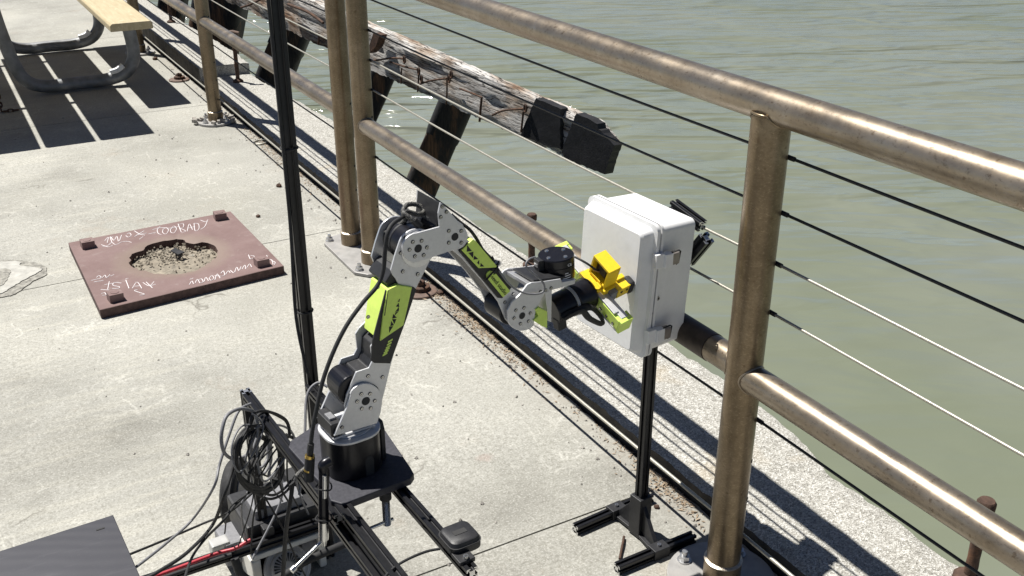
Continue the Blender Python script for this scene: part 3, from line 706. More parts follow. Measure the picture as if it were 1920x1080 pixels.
# =================================================================== PICNIC TABLE
tb = thing('picnic_table', 'picnic table with tan boards on bent grey tube legs, standing at the upper left', 'picnic table', (.5, 7.0, 0))
def board(x0, x1, y0, y1, z, th, name='bench_board'):
    b = MB(); prof = [(x0, z - th), (x0, z - .012), (x0 + .012, z), (x1 - .012, z), (x1, z - .012), (x1, z - th)]
    b.prism([Vector((x, y0, zz)) for x, zz in prof], (0, y1 - y0, 0)); return b.build(name, M_board, tb, bevel=.004)
board(.895, 1.128, 6.155, 8.05, .455, .045)
TZ = .76
for x0, x1 in ((.463, .725), (.200, .433), (-.062, .170), (-.32, -.092)):
    b = MB(); b.box(((x0 + x1) / 2, 6.93, TZ - .02), ((x1 - x0) / 2, 1.165, .02)); b.build('table_board', M_board, tb, bevel=.004)
board(-.72, -.49, 6.155, 8.05, .455, .045)
def leg_frame(y):
    r = .038
    pts = [(.33, y - .0, TZ - .05), (.36, y, .42), (.40, y, .20), (.45, y, .09), (.55, y, .047), (.72, y, .045), (.90, y, .047), (1.02, y, .085), (1.075, y, .19), (1.06, y, .40)]
    b = MB(); b.tube(spline(pts, 5), r, 20); o = b.build('leg_frame', M_tube, tb, smooth=60)
    pts2 = [(.12, y, TZ - .05), (.08, y, .42), (.03, y, .20), (-.02, y, .09), (-.12, y, .047), (-.30, y, .045), (-.48, y, .047), (-.60, y, .085), (-.655, y, .19), (-.64, y, .40)]
    b = MB(); b.tube(spline(pts2, 5), r, 20); b.build('leg_frame', M_tube, tb, smooth=60)
    b = MB(); b.box((.22, y, TZ - .055), (.5, .02, .014)); b.build('cross_bar', M_tube, tb)
    b = MB(); b.tube(spline([(.92, y - .012, .088), (.965, y - .012, .099), (1.0, y - .012, .124)], 4), .018, 8, flat=1.2); b.build('white_clip', M_whiteprint, o, smooth=40)
leg_frame(6.62); leg_frame(7.85)
ch = thing('chain', 'short rusty chain hanging down to the deck at the left edge under the picnic table', 'chain', (.25, 6.35, 0))
c0 = at_plane(5, 100, Vector((.2, 6.3, 0)), Y); 
for k in range(11):
    zc = .02 + .024 * k; c = Vector((.268, 6.3, zc)); s_ = (X if k % 2 else Y)
    b = MB(); b.tube([c + s_ * (.010 * math.cos(w)) + Z * (.017 * math.sin(w)) for w in [2 * math.pi * j / 14 for j in range(14)]], .0042, 6, closed=True); b.build('link', M_rust, ch, smooth=60)
for k in range(3):
    c = Vector((.288 + .026 * k, 6.285, .008)); s_ = (Z if k % 2 else Y)
    b = MB(); b.tube([c + X * (.017 * math.cos(w)) + s_ * (.009 * math.sin(w)) for w in [2 * math.pi * j / 14 for j in range(14)]], .0042, 6, closed=True); b.build('link', M_rust, ch, smooth=60)

# =================================================================== DERELICT TIMBER FENDER
beam = thing('timber_beam', 'old timber beam with peeling white paint and black wrapped end, outside the railing over the water', 'timber beam', (2.5, 5.5, 0))
BX0, BX1, BP0, BP1 = 2.12, 2.90, 446.0, 1140.0
def bpt(px, py, off=0.0):
    u = (px - BP0) / (BP1 - BP0); return at_x(px, py, lerp(BX0, BX1, u) + off)
top_l = lambda x: 46 + (x - 685) * .437 if x < 994 else (181 + (x - 994) * .412 if x < 1119 else 232.5 + (x - 1119) * 1.3)
bot_l = lambda x: 11 + (x - 446) * (119 / 247) if x < 693 else 130 + (x - 693) * (195 / 438)
A = bpt(330, top_l(330)); Bp = bpt(1149, 274)
n = 240; vs = []; fs = []; m = 7; k2 = 16
for i in range(n + 1):
    px = lerp(300, 1152, i / n)
    yt, yb = top_l(px), bot_l(px)
    if px > 1131: yb = lerp(325, 276, (px - 1131) / 21)
    yb += 3.6 * noise.noise((px * .05, 0, 0)) + 3.4 * noise.noise((px * .22, 0, 3)); yt += 2.2 * noise.noise((px * .07, 9, 0))
    fr = [bpt(px, lerp(yt, yb, j / m)) for j in range(m + 1)]
    for j in range(m + 1):
        fr[j].x += .014 * noise.noise((i * .025, j * 1.3, 2)) + .007 * noise.noise((i * .11, j * 2.3, 6)) - (.02 if 0 < j < m else 0) * .4 + (.012 if (j == 3 and px < 720) else 0)
    D = .045
    bk = [fr[-1] + Vector((D, 0, .0)), fr[0] + Vector((D, 0, .01))]
    vs += fr + bk
W = m + 3
for i in range(n):
    for j in range(W):
        a = i * W + j; c = i * W + (j + 1) % W; fs.append((a, c, c + W, a + W))
fs.append(list(range(W))[::-1]); fs.append([n * W + j for j in range(W)])
b = MB(); b.add(vs, fs)
bo = b.build('beam_body', M_timber, beam, smooth=45)
bd = (bpt(1100, 250) - bpt(500, 0)).normalized()
q = bd.to_track_quat('X', 'Z')
me = bo.data; qi = q.inverted().to_matrix()
for v in me.vertices: v.co = qi @ v.co
bo.rotation_euler = q.to_euler()
def on_beam(name, px_pts, th, mat, jit=1.0):
    b = MB(); fine_ = []
    for (xa, ya), (xb, yb_) in zip(px_pts, px_pts[1:] + px_pts[:1]):
        n_ = max(1, int(math.hypot(xb - xa, yb_ - ya) / 5)); fine_ += [(xa + (xb - xa) * k / n_, ya + (yb_ - ya) * k / n_) for k in range(n_)]
    P_ = [bpt(px + random.uniform(-jit, jit), py + random.uniform(-jit, jit), -.020) for px, py in fine_]
    b.prism(P_, Vector((th, 0, 0))); return b.build(name, mat, beam)
on_beam('tar_wrap', [(1004, 185), (1028, 194), (1051, 204), (1050, 240), (1051, 280), (1015, 269), (975, 254), (985, 230), (992, 214)], .046, M_tar)
on_beam('tar_wrap', [(1080, 213), (1100, 222), (1120, 232), (1122, 241), (1136, 255), (1151, 273), (1143, 298), (1133, 327), (1105, 316), (1058, 297), (1053, 284), (1066, 250)], .050, M_tar)
def wire(px_pts, r=.006, name='iron_staple'):
    b = MB(); b.tube(spline([bpt(px, py, -.026) for px, py in px_pts], 4), r, 7); b.build(name, M_rust, beam, smooth=60)
wire([(692, 115), (712, 112), (735, 109), (757, 110)]); wire([(731, 116), (755, 124), (782, 131)]); wire([(786, 158), (808, 151), (838, 147)]); wire([(923, 216), (945, 207), (980, 204), (990, 201)])
wire([(862, 166), (880, 173), (904, 183)]); wire([(903, 183), (901, 205), (899, 228)], .007); wire([(838, 150), (838, 170), (837, 196)], .005); wire([(753, 128), (752, 145), (752, 157)], .005); wire([(785, 140), (784, 160), (783, 172)], .005); wire([(981, 210), (979, 230), (977, 248)], .006)
wire([(540, 8), (556, 14), (580, 24), (606, 43)], .010); wire([(452, 14), (470, 8), (490, -2)], .008); wire([(598, 62), (598, 72), (597, 84)], .006)
for px, py in ((758, 112), (785, 134), (846, 140), (985, 203), (790, 148), (842, 148)):
    c = bpt(px, py, -.03); b = MB(); b.tube([c + Y * (.012 * math.cos(w)) + Z * (.020 * math.sin(w)) for w in [2 * math.pi * j / 14 for j in range(14)]], .0055, 6, closed=True); b.build('eye_bolt', M_rust, beam, smooth=60)
b = MB(); b.prism([bpt(px, py, -.05) for px, py in ((700, 62), (712, 66), (704, 88), (692, 100), (690, 92))], (.05, 0, 0)); b.build('iron_spike', M_rust, beam)
def pile(tc, bc_, wpx, D, label):
    fh_ = Vector((_fw.x, _fw.y, 0)).normalized()
    p0 = EYE + fh_ * D
    c_t, c_b = at_plane(*tc, p0, fh_), at_plane(*bc_, p0, fh_)
    w_ = wpx * (c_t - EYE).dot(_fw) / FPX / 2
    d = (c_b - c_t).normalized(); end = c_t + d * ((c_t.z + 2.0) / -d.z)
    t_ = thing('pile', label, 'timber pile', end, 'slanting tarred piles under the timber beam')
    a = d.cross(fh_).normalized(); f_ = a.cross(d).normalized()
    if f_.dot(fh_) < 0: f_ = -f_
    K = 16
    def sect(p, rr):
        out = []
        for k in range(K):
            w = 2 * math.pi * (k + .5) / K; sx = math.copysign(abs(math.cos(w)) ** .3, math.cos(w)); sy = math.copysign(abs(math.sin(w)) ** .3, math.sin(w))
            out.append(p + a * (rr * sx) + f_ * (rr * (sy + 1)))
        return out
    n_ = 30; b = MB(); vs = []
    for i in range(n_ + 1):
        u = i / n_; p = c_t.lerp(end, u)
        vs += sect(p, w_ * (1 + .05 * noise.noise((c_t.y, u * 9, 2))))
    b.add(vs, [(i * K + k, i * K + (k + 1) % K, (i + 1) * K + (k + 1) % K, (i + 1) * K + k) for i in range(n_) for k in range(K)] + [list(range(K))[::-1], list(range(n_ * K, (n_ + 1) * K))])
    b.build('shaft', M_pile, t_, smooth=50, origin=end)
    b = MB(); vs = []
    for i in range(9):
        L_ = .01 + i * .03
        row = sect(c_t + d * L_, w_ * 1.04)
        if i == 8: row = [p + d * (.06 * noise.noise((k * .9, c_t.y, 5))) for k, p in enumerate(row)]
        vs += row
    b.add(vs, [(i * K + k, i * K + (k + 1) % K, (i + 1) * K + (k + 1) % K, (i + 1) * K + k) for i in range(8) for k in range(K)] + [list(range(K))[::-1]])
    b.build('tar_jacket', M_tar, t_, smooth=50)
pile((857, 195), (785, 365), 64, 6.25, 'slanting black timber pile visible in full below the peeling beam, right of the twin posts')
pile((722, 130), (665, 265), 46, 6.7, 'short bit of black pile showing directly right of the twin posts')
pile((552, 42), (512, 142), 66, 7.9, 'dark slanting pile seen behind the tall black pole')
pile((408, -20), (388, 100), 92, 8.6, 'widest dark pile, directly right of the far railing post')
pile((322, -20), (310, 60), 46, 9.9, 'farthest dark pile, between the bench and the far railing post')

# =================================================================== EXTRUSION
def extr(name, p0, p1, w, parent, upv=Z, mat=M_black_al):
    p0, p1 = Vector(p0), Vector(p1); d = (p1 - p0).normalized()
    a = d.cross(upv).normalized(); c = a.cross(d).normalized(); h = w / 2
    s_, dp, s2, c2 = .16 * w, .27 * w, .30 * w, .045 * w
    side = [(-h + c2, -h), (-s_, -h), (-s_, -h + .09 * w), (-s2, -h + .11 * w), (-s2, -h + dp * .7), (-s_ * .8, -h + dp), (s_ * .8, -h + dp), (s2, -h + dp * .7), (s2, -h + .11 * w), (s_, -h + .09 * w), (s_, -h), (h - c2, -h), (h, -h + c2)]
    poly = []
    for k in range(4):
        co, si = [(1, 0), (0, 1), (-1, 0), (0, -1)][k]
        for x, y in side[:-1] + [side[-1]]:
            poly.append((x * co - y * si, x * si + y * co))
    pp = []
    for q_ in poly:
        if not pp or (abs(pp[-1][0] - q_[0]) + abs(pp[-1][1] - q_[1])) > 1e-7: pp.append(q_)
    b = MB(); b.prism([p0 + a * x + c * y for x, y in pp], p1 - p0, 0, 1)
    return b.build(name, [mat, M_cut_al], parent)

# =================================================================== ENCLOSURE ON ITS STAND
aB = math.radians(6)
UB, VB = Vector((math.cos(aB), math.sin(aB), 0)), Vector((-math.sin(aB), math.cos(aB), 0))
SP = Vector((1.205, 1.527, 0))
TILT = Matrix.Identity(3); TSH = Vector((0, 0, 0))
def BP(u, v, z):
    p = SP + UB * u + VB * v + Z * z; piv = SP + Z * .665
    return piv + TILT @ (p - piv) + TSH
stand = thing('box_stand', 'low black extrusion stand with two parallel feet carrying the grey enclosure', 'stand', SP)
extr('upright', BP(0, 0, .02), BP(0, 0, .60), .022, stand, UB)
o = MB(); 
sock = [(-.018, -.018), (.018, -.018), (.018, .018), (-.018, .018)]
o.prism([BP(u, v, .004) for u, v in sock], (0, 0, .105)); so = o.build('socket', M_blk, stand, bevel=.0015)
f1a, f1b = at_z(1078, 992, .012), at_z(1220, 930, .012)
f2a, f2b = at_z(1156, 1066, .012), at_z(1300, 1006, .012)
for k, (pa, pb_, tpx) in enumerate(((f1a, f1b, (1152, 946)), (f2a, f2b, (1236, 1024)))):
    extr('foot', Vector((pa.x, pa.y, .012)), Vector((pb_.x, pb_.y, .012)), .022, stand)
    c = at_z(*tpx, .026); dirf = (pb_ - pa).normalized(); cr = Vector((-dirf.y, dirf.x, 0))
    c = pa + dirf * (c - pa).dot(dirf); c.z = .0135
    b = MB(); b.box(c, (.021, .0145, .0135), (dirf, cr, Z)); w_ = SP - c; w_.z = 0
    wd = w_.normalized(); wc = Vector((-wd.y, wd.x, 0))
    e = c + wd * (w_.length - .016)
    b.prism([c + wd * .012 - wc * .005 + Z * .010, Vector((e.x, e.y, .09)) - wc * .005, Vector((e.x, e.y, .006)) - wc * .005, c + wd * .012 - wc * .005 - Z * .009], wc * .010)
    b.box(c + wd * (w_.length / 2) + Z * (-.004), (w_.length / 2 - .01, .014, .004), (wd, wc, Z))
    br = b.build('foot_bracket', M_blk, stand, bevel=.001)
    inst('socket_screw', ME_scrb, c + Z * .0135, br)
# struts behind the box
def BX(px, py, u): return at_plane(px, py, BP(u, 0, 0), UB)
extr('back_strut', BX(1262, 383, .080), BX(1317, 424, .080), .022, stand, UB)
extr('back_strut', BX(1288, 490, .080), BX(1325, 446, .080), .026, stand, UB)
extr('back_strut', BP(.062, .06, .64), BP(.062, -.02, .64), .02, stand, Z)
extr('back_strut', BP(.052, 0, .52), BP(.052, 0, .76), .02, stand, UB)

box = thing('enclosure', 'light grey plastic electrical box with two side latches held up on the black stand', 'electrical box', BP(-.02, .04, .52))
z0, z1 = .519, .806; v0, v1 = -.068, .138; uf, ub = -.088, .055
TILT = Matrix.Rotation(math.radians(2.2), 3, Vector((_fw.x, _fw.y, 0)).normalized()); TSH = -_rt * .011 - Z * .002
def rrect(u, va, vb, za, zb, r, n=5):
    pts = []
    for cxv, cz, a0 in ((vb - r, zb - r, 0), (va + r, zb - r, 90), (va + r, za + r, 180), (vb - r, za + r, 270)):
        for k in range(n + 1):
            a = math.radians(a0 + 90 * k / n); pts.append(BP(u, cxv + r * math.cos(a), cz + r * math.sin(a)))
    return pts
def loft(b, loops, mi=0):
    n_ = len(loops[0]); base = len(b.v)
    b.v += [Vector(p) for L in loops for p in L]
    for i in range(len(loops) - 1):
        for k in range(n_): b.f.append([base + i * n_ + k, base + i * n_ + (k + 1) % n_, base + (i + 1) * n_ + (k + 1) % n_, base + (i + 1) * n_ + k]); b.mi.append(mi)
    b.f.append([base + k for k in range(n_)][::-1]); b.mi.append(mi)
    b.f.append([base + (len(loops) - 1) * n_ + k for k in range(n_)]); b.mi.append(mi)
us = -.054
b = MB(); loft(b, [rrect(us + .004, v0 + .005, v1 - .005, z0 + .005, z1 - .005, .014), rrect(ub - .004, v0 + .008, v1 - .008, z0 + .008, z1 - .008, .013), rrect(ub, v0 + .012, v1 - .012, z0 + .012, z1 - .012, .010)])
bb = b.build('body', M_box, box, smooth=35)
b = MB(); loft(b, [rrect(us + .0035, v0 + .002, v1 - .002, z0 + .002, z1 - .002, .015), rrect(us + .0005, v0 + .002, v1 - .002, z0 + .002, z1 - .002, .015)]); b.build('gasket', M_gasket, box)
b = MB(); loft(b, [rrect(us + .010, v0 - .003, v1 + .003, z0 - .003, z1 + .003, .016), rrect(us + .0040, v0 - .003, v1 + .003, z0 - .003, z1 + .003, .016)]); b.build('body_flange', M_box, box, smooth=35)
b = MB(); loft(b, [rrect(us, v0 - .003, v1 + .003, z0 - .003, z1 + .003, .016), rrect(us - .008, v0 - .003, v1 + .003, z0 - .003, z1 + .003, .016), rrect(us - .009, v0 + .006, v1 - .006, z0 + .006, z1 - .006, .013), rrect(uf + .005, v0 + .012, v1 - .012, z0 + .012, z1 - .012, .011), rrect(uf, v0 + .017, v1 - .017, z0 + .017, z1 - .017, .008)])
lid = b.build('lid', M_box, box, smooth=28)
M_tongue = simple('brushed_tongue', (0.30, 0.27, 0.25), 0.4, 0.6, .15, 60, .1)
for zz in (.738, .572):
    b = MB(); b.box(BP(us - .003, v0 - .007, zz), (.010, .006, .015), (UB, VB, Z)); b.box(BP(us + .016, v0 - .011, zz), (.010, .008, .0145), (UB, VB, Z)); la = b.build('latch', M_box, box, bevel=.0012)
    b = MB(); b.box(BP(us + .034, v0 - .011, zz), (.010, .007, .012), (UB, VB, Z)); b.build('latch_tongue', M_tongue, la, bevel=.001)
    b = MB(); b.tube([BP(us + .022, v0 - .017, zz + .016), BP(us + .040, v0 - .017, zz + .0175), BP(us + .047, v0 - .015, zz + .013), BP(us + .048, v0 - .012, zz - .012), BP(us + .042, v0 - .012, zz - .0155)], .0017, 6); b.build('latch_wire', M_gasket, la, smooth=60)
for u, zz, s_ in ((us + .016, .648, 1.0), (us + .004, .618, .8)):
    b = MB(); c = BP(u, v0 + .0035, zz); b.cyl(c, c - VB * .003, .0042 * s_, n=16); so_ = b.build('screw', M_tongue, box, smooth=40)
    b = MB(); b.cyl(c - VB * .003, c - VB * .0033, .0022 * s_, n=6); b.build('screw_recess', M_gasket, so_)
TILT = Matrix.Identity(3); TSH = Vector((0, 0, 0))

# =================================================================== RIG FRAME
aR = math.radians(2.6)
UR, VR = Vector((math.cos(aR), math.sin(aR), 0)), Vector((-math.sin(aR), math.cos(aR), 0))
RO = Vector((.505, 1.45, 0))
def RP(u, v, z): return RO + UR * u + VR * v + Z * z
def r_at(px, py, z):
    d = at_z(px, py, z) - RO; return d.dot(UR), d.dot(VR)
rig = thing('aluminium_frame', 'black aluminium extrusion frame with a tall corner pole carrying the robot arm', 'frame', RP(0, 0, 0))
zt = .4585
uR_, _ = r_at(826, 990, .468); uL_, _ = r_at(695, 1012, .468); uP1, vP1 = r_at(461, 733, .468); uP2, vP2 = r_at(583, 705, .468); uL1, _ = r_at(663, 1012, .44)
extr('side_bar', RP(uR_, -.325, zt - .0095), RP(uR_, vP2 - .012, zt - .0095), .02, rig)
extr('side_bar', RP(uL_, -.5, zt), RP(uL_, .02, zt), .024, rig)
extr('side_bar', RP(uP1, -.1, zt), RP(uP1, vP1 - .012, zt), .02, rig)
extr('side_bar', RP(uL1, -.5, .43), RP(uL1, .1, .43), .02, rig)
extr('corner_post', RP(uP1, vP1, .0), RP(uP1, vP1, .4685), .02, rig, UR)
extr('pole', RP(uP2, vP2, .0), RP(uP2, vP2, 1.75), .0235, rig, UR)
extr('lower_bar', RP(uP1 - .34, vP1 - .03, .118), RP(uP2 - .02, vP2 - .03, .118), .022, rig)
b = MB(); b.box(RP(uP1, vP1 - .03, .14), (.012, .012, .012), (UR, VR, Z)); b.build('corner_bracket', M_blk, rig, bevel=.002)
for z_ in (.96, 1.30, .62):
    c = RP(uP2, vP2, z_); b = MB(); b.tube([c + UR * (.0142 * math.cos(w) * 1.12) + VR * (.0142 * math.sin(w) * 1.12) for w in [2 * math.pi * k / 16 + .39 for k in range(16)]], .0022, 6, closed=True); b.build('zip_tie', M_rubber, rig)
b = MB(); b.tube(spline([RP(uP2 - .020, vP2 - .008, 1.75), RP(uP2 - .022, vP2 - .012, 1.45), RP(uP2 - .017, vP2 - .012, 1.28), RP(uP2 - .015, vP2 - .012, 1.0), RP(uP2 - .016, vP2 - .010, .8), RP(uP2 - .026, vP2 - .02, .62), RP(uP2 - .02, vP2 - .04, .50)], 6), .0035, 8); b.build('pole_cable', M_rubber, rig, smooth=60)

# =================================================================== ROBOT ARM
aA = math.radians(5)
UA, VA = Vector((math.cos(aA), math.sin(aA), 0)), Vector((-math.sin(aA), math.cos(aA), 0))
AO = Vector((.497, 1.462, .474))
def P(px, py, v=0.0): return at_plane(px, py, AO + VA * v, VA)
arm = thing('robot_arm', 'silver and black robot arm with lime covers reaching out to the grey enclosure', 'robot arm', AO - Z * .016)
def prism(name, pts, v0, v1, mat, parent=arm, bevel=.0008, mi2=None):
    b = MB(); b.prism([P(px, py, v0) for px, py in pts], VA * (v1 - v0)); return b.build(name, mat, parent, bevel=bevel)
def vcyl(name, c, r, v0, v1, mat, parent=arm, vref=None, bevel=.0012, n=40):
    q_ = P(c[0], c[1], v0 if vref is None else vref); q_ = q_ - VA * ((q_ - AO).dot(VA))
    b = MB(); b.cyl(q_ + VA * v0, q_ + VA * v1, r, n=n); return b.build(name, mat, parent, smooth=40, bevel=bevel)
def screws(pts, v, parent, mesh=None):
    for px, py in pts: inst('screw', mesh or ME_scr, P(px, py, v), parent, -VA)
def ringscr(c, rpx, n_, a0, v, parent, sq_=.95):
    screws([(c[0] + rpx * math.cos(math.radians(a0 + 360 * k / n_)), c[1] - rpx * sq_ * math.sin(math.radians(a0 + 360 * k / n_))) for k in range(n_)], v, parent)
# mounting plate
cp = [at_z(px, py, .474) for px, py in ((776, 887), (770, 876), (718, 800), (600, 790), (545, 826), (541, 838), (612, 918), (620, 938), (640, 944), (652, 941), (770, 896))]
b = MB(); b.prism([Vector((p.x, p.y, .4587)) for p in cp], (0, 0, .0153)); b.build('mounting_plate', M_plate, arm, bevel=.002)
# base: rounded block, silver cap, turntable
def rr_plan(c, hu, hv, r, z, n=8):
    out = []
    for su, sv, a0 in ((1, 1, 0), (-1, 1, 90), (-1, -1, 180), (1, -1, 270)):
        for k in range(n + 1):
            a = math.radians(a0 + 90 * k / n); out.append(c + UA * (su * (hu - r) + r * math.cos(a)) + VA * (sv * (hv - r) + r * math.sin(a)) + Z * z)
    return out
bc = Vector((AO.x, AO.y, 0)) + UA * .002
b = MB(); loft(b, [rr_plan(bc, .0490, .0485, .038, .475), rr_plan(bc, .0490, .0485, .038, .5495)]); base = b.build('base', M_motor, arm, smooth=40, bevel=.001)
b = MB(); loft(b, [rr_plan(bc, .0508, .0503, .040, .5497), rr_plan(bc, .0508, .0503, .040, .5550)]); cap = b.build('base_cap', M_silver, arm, smooth=40, bevel=.001)
b = MB(); b.cyl(bc + Z * .5552, bc + Z * .5575, .040, n=48); b.build('turntable', M_silver_edge, cap, smooth=40, bevel=.0008)
b = MB(); b.prism([bc + UA * .0495 + VA * v + Z * z for v, z in ((-.022, .475), (.016, .475), (.016, .540), (.01, .554), (-.016, .554), (-.022, .540))], UA * .009); b.build('connector_tab', M_blk, base, bevel=.002)
b = MB(); b.prism([bc - VA * .0480 + UA * u + Z * z for u, z in ((.004, .475), (.020, .475), (.020, .507), (.016, .515), (.008, .515), (.004, .507))], -VA * .0008); b.build('cable_slot', M_gasket, base)
# shoulder bracket
shc = (686, 752)
sho = [(627, 818), (650, 766), (658, 740)] + arc(686, 750, 31, 160, -10) + [(714, 773), (707, 794)]
sn = prism('shoulder_plate', sho, -.036, -.0315, M_silver)
prism('shoulder_plate', sho, .036, .0315, M_silver) if False else None
def twin(name, pts, v0, v1, mat, parent=arm, bevel=.0008):
    """the same outline on the far side of the link"""
    base_ = [P(px, py, v0) for px, py in pts]; sh_ = VA * (-(v0 + v1))
    b = MB(); b.prism([p + sh_ for p in base_], VA * (v1 - v0)); return b.build(name, mat, parent, bevel=bevel)
twin('shoulder_plate', sho, -.036, -.0315, M_silver)
bl = P(627, 818, -.036); brt = P(707, 794, -.036); zb = .5577
ua = (bl - AO).dot(UA); ub_ = (brt - AO).dot(UA)
b = MB(); b.box(Vector((AO.x, AO.y, 0)) + UA * ((ua + ub_) / 2) + Z * (zb + .0025), ((ub_ - ua) / 2 - .001, .031, .002), (UA, VA, Z)); b.build('bracket_floor', M_silver, arm, bevel=.0006)
b = MB(); b.box(Vector((AO.x, AO.y, 0)) + UA * (ua + .008) + Z * (zb + .018), (.010, .029, .013), (UA, VA, Z)); jb = b.build('junction_block', M_blk, arm, bevel=.0015)
b = MB(); b.box(Vector((AO.x, AO.y, 0)) + UA * (ua + .008) - VA * .006 + Z * (zb + .033), (.006, .011, .0025), (UA, VA, Z)); b.build('grey_button', M_sheath, jb, bevel=.001)
vcyl('shoulder_motor', shc, .031, -.0305, .0305, M_motor, vref=-.036)
vcyl('hub_bore', shc, .0078, -.0368, -.0355, M_gasket, vref=-.036)
ringscr(shc, 16.5, 6, 62, -.036, sn); screws([(641, 801)], -.036, sn)
# upper arm: silver cheeks, black core, lime cover
lo = [(646, 762), (650, 740), (668, 698), (692, 690), (698, 678), (695, 650), (703, 638), (745, 596), (757, 600), (733, 684), (721, 735), (712, 768), (680, 790), (655, 780)]
lp = prism('upper_arm_cheek', lo, -.030, -.0265, M_silver); twin('upper_arm_cheek', lo, -.030, -.0265, M_silver)
screws([(690, 705), (717, 707)], -.030, lp)
prism('upper_arm_core', [(655, 735), (674, 702), (696, 694), (702, 680), (704, 652), (719, 636), (736, 545), (770, 545), (755, 600), (730, 690), (712, 735)], -.026, .026, M_blk, bevel=.002)
prism('shoulder_guard', arc(668, 736, 33, 215, 50, 16) + [(700, 720), (695, 750), (668, 768)], -.024, .026, M_motor, bevel=.003)
side = prism('side_cover', [(699, 640), (696, 677), (702, 681), (732, 682), (762, 600), (781, 543), (776, 538), (746, 534), (724, 545)], -.0345, -.0302, M_blk, bevel=.001)
lime = prism('lime_cover', [(727, 544), (746, 534.5), (773, 538.5), (757, 610), (713, 640), (719, 590)], -.0375, .022, M_lime, bevel=.0012)
prism('cover_seam', [(727.3, 545), (728.5, 545), (722, 592), (720.6, 592)], -.0378, -.0374, M_gasket, lime, bevel=0)
def flat(name, polys, v, mat, parent, k=1.0):
    b = MB()
    for pts in polys:
        mx = sum(p[0] for p in pts) / len(pts); my = sum(p[1] for p in pts) / len(pts); pts = [(mx + (x - mx) * k, my + (y - my) * k) for x, y in pts]
        b.prism([P(px, py, v) for px, py in pts], VA * .0006)
    return b.build(name, mat, parent)
def Zp(pts, x0, y0, s_): return [(x0 + x / s_, y0 + y / s_) for x, y in pts]
flat('vent_triangles', [Zp(t_, 580, 340, 3.6) for t_ in ([(612, 793), (598, 812), (608, 812)], [(603, 822), (587, 845), (606, 846)], [(603, 850), (604, 872), (583, 880)], [(583, 886), (602, 878), (577, 905)], [(567, 898), (562, 925), (588, 920)], [(561, 932), (586, 932), (574, 962)], [(554, 945), (549, 975), (570, 970)], [(540, 983), (564, 980), (541, 1018)])], -.0379, M_gasket, lime, 1.15)
flat('lime_slash', [Zp([(x, y), (x + 26, y - 16), (x + 26, y - 7), (x, y + 9)], 560, 600, 3) for x, y in ((503, 120), (497, 137), (491, 154), (485, 168), (479, 182), (473, 196))], -.0349, M_lime, side)
screws([(708, 538), (690, 594), (709, 622)], -.026, lime)
# elbow: bracket plates and motor
ec = (784, 466)
elo = [(733, 507), (741, 478)] + arc(784, 466, 37, 165, 60) + [(815, 440), (806, 490), (780, 541), (747, 533), (742, 523), (737, 517)]
ep = prism('elbow_plate', elo, -.0335, -.0295, M_silver); twin('elbow_plate', elo, -.0365, -.0325, M_silver_edge)
prism('elbow_web', [(737, 512), (748, 462), (756, 450), (790, 500), (775, 538), (746, 531)], -.028, .034, M_blk, bevel=.002) if False else None
vcyl('elbow_motor', ec, .0315, -.029, .0335, M_motor, vref=-.0335)
vcyl('elbow_flange', ec, .0325, -.0370, -.0336, M_silver_edge, vref=-.0335)
prism('elbow_backing', [(722, 530), (735, 508), (745, 500), (760, 515), (775, 536), (770, 548), (738, 546)], -.0285, .033, M_blk, bevel=.002)
vcyl('elbow_ring', ec, .0325, .006, .012, M_blk, vref=-.0335)
screws([(751, 474), (760, 445), (741, 510) if False else (770, 492), (755, 509), (783, 514)], -.0335, ep)
# elbow link (bracket to forearm)
jc = (853, 444)
link = arc(783, 466, 28.5, 255, 105, 18) + [(783, 437), (824, 425.5), (822, 400), (826, 380), (830, 382), (858, 414), (868, 421)] + arc(853, 444, 24.5, 42, -62, 10) + [(838, 473), (802, 486)]
ln = prism('elbow_link', link, -.0415, -.0372, M_silver, bevel=.001)
link2 = [(783, 437), (824, 425.5), (826, 380), (858, 414), (868, 421)] + arc(853, 444, 24.5, 42, -62, 10) + [(838, 473), (802, 486), (783, 494)]
b = MB(); b.prism([P(px, py, -.0415) + VA * .076 for px, py in link2], VA * .004); b.build('elbow_link', M_silver, arm, bevel=.0008)
prism('link_bridge', [(818, 424), (823, 379), (826, 380), (823, 425)], -.037, .034, M_blk, bevel=.0015)
vcyl('hub_bore', ec, .0072, -.0420, -.0412, M_gasket, vref=-.0415); ringscr(ec, 16.5, 6, 8, -.0415, ln)
vcyl('hub_bore', jc, .0070, -.0420, -.0412, M_gasket, vref=-.0415); ringscr(jc, 16.5, 4, 45, -.0415, ln)
screws([(829, 387), (837, 397), (826, 407)], -.0415, ln)
vcyl('forearm_motor', jc, .025, -.0365, .034, M_motor, vref=-.0415)
# woven cable loop over the elbow
b = MB(); b.tube(spline([P(722, 436, .03), P(745, 424, .02), P(760, 412, .005), P(756, 396, .01), P(764, 384, .02), P(782, 384, .02), P(796, 394, .01), P(786, 402, .0), P(768, 398, .0), P(757, 399, -.01), P(768, 408, -.02), P(779, 416, -.026)], 6), .0042, 10); b.build('woven_sleeve', M_sleeve, arm, smooth=60)
b = MB(); b.cyl(P(776, 412, -.024), P(787, 424, -.028), .006, n=12); b.build('cable_plug', M_rubber, arm, smooth=40)
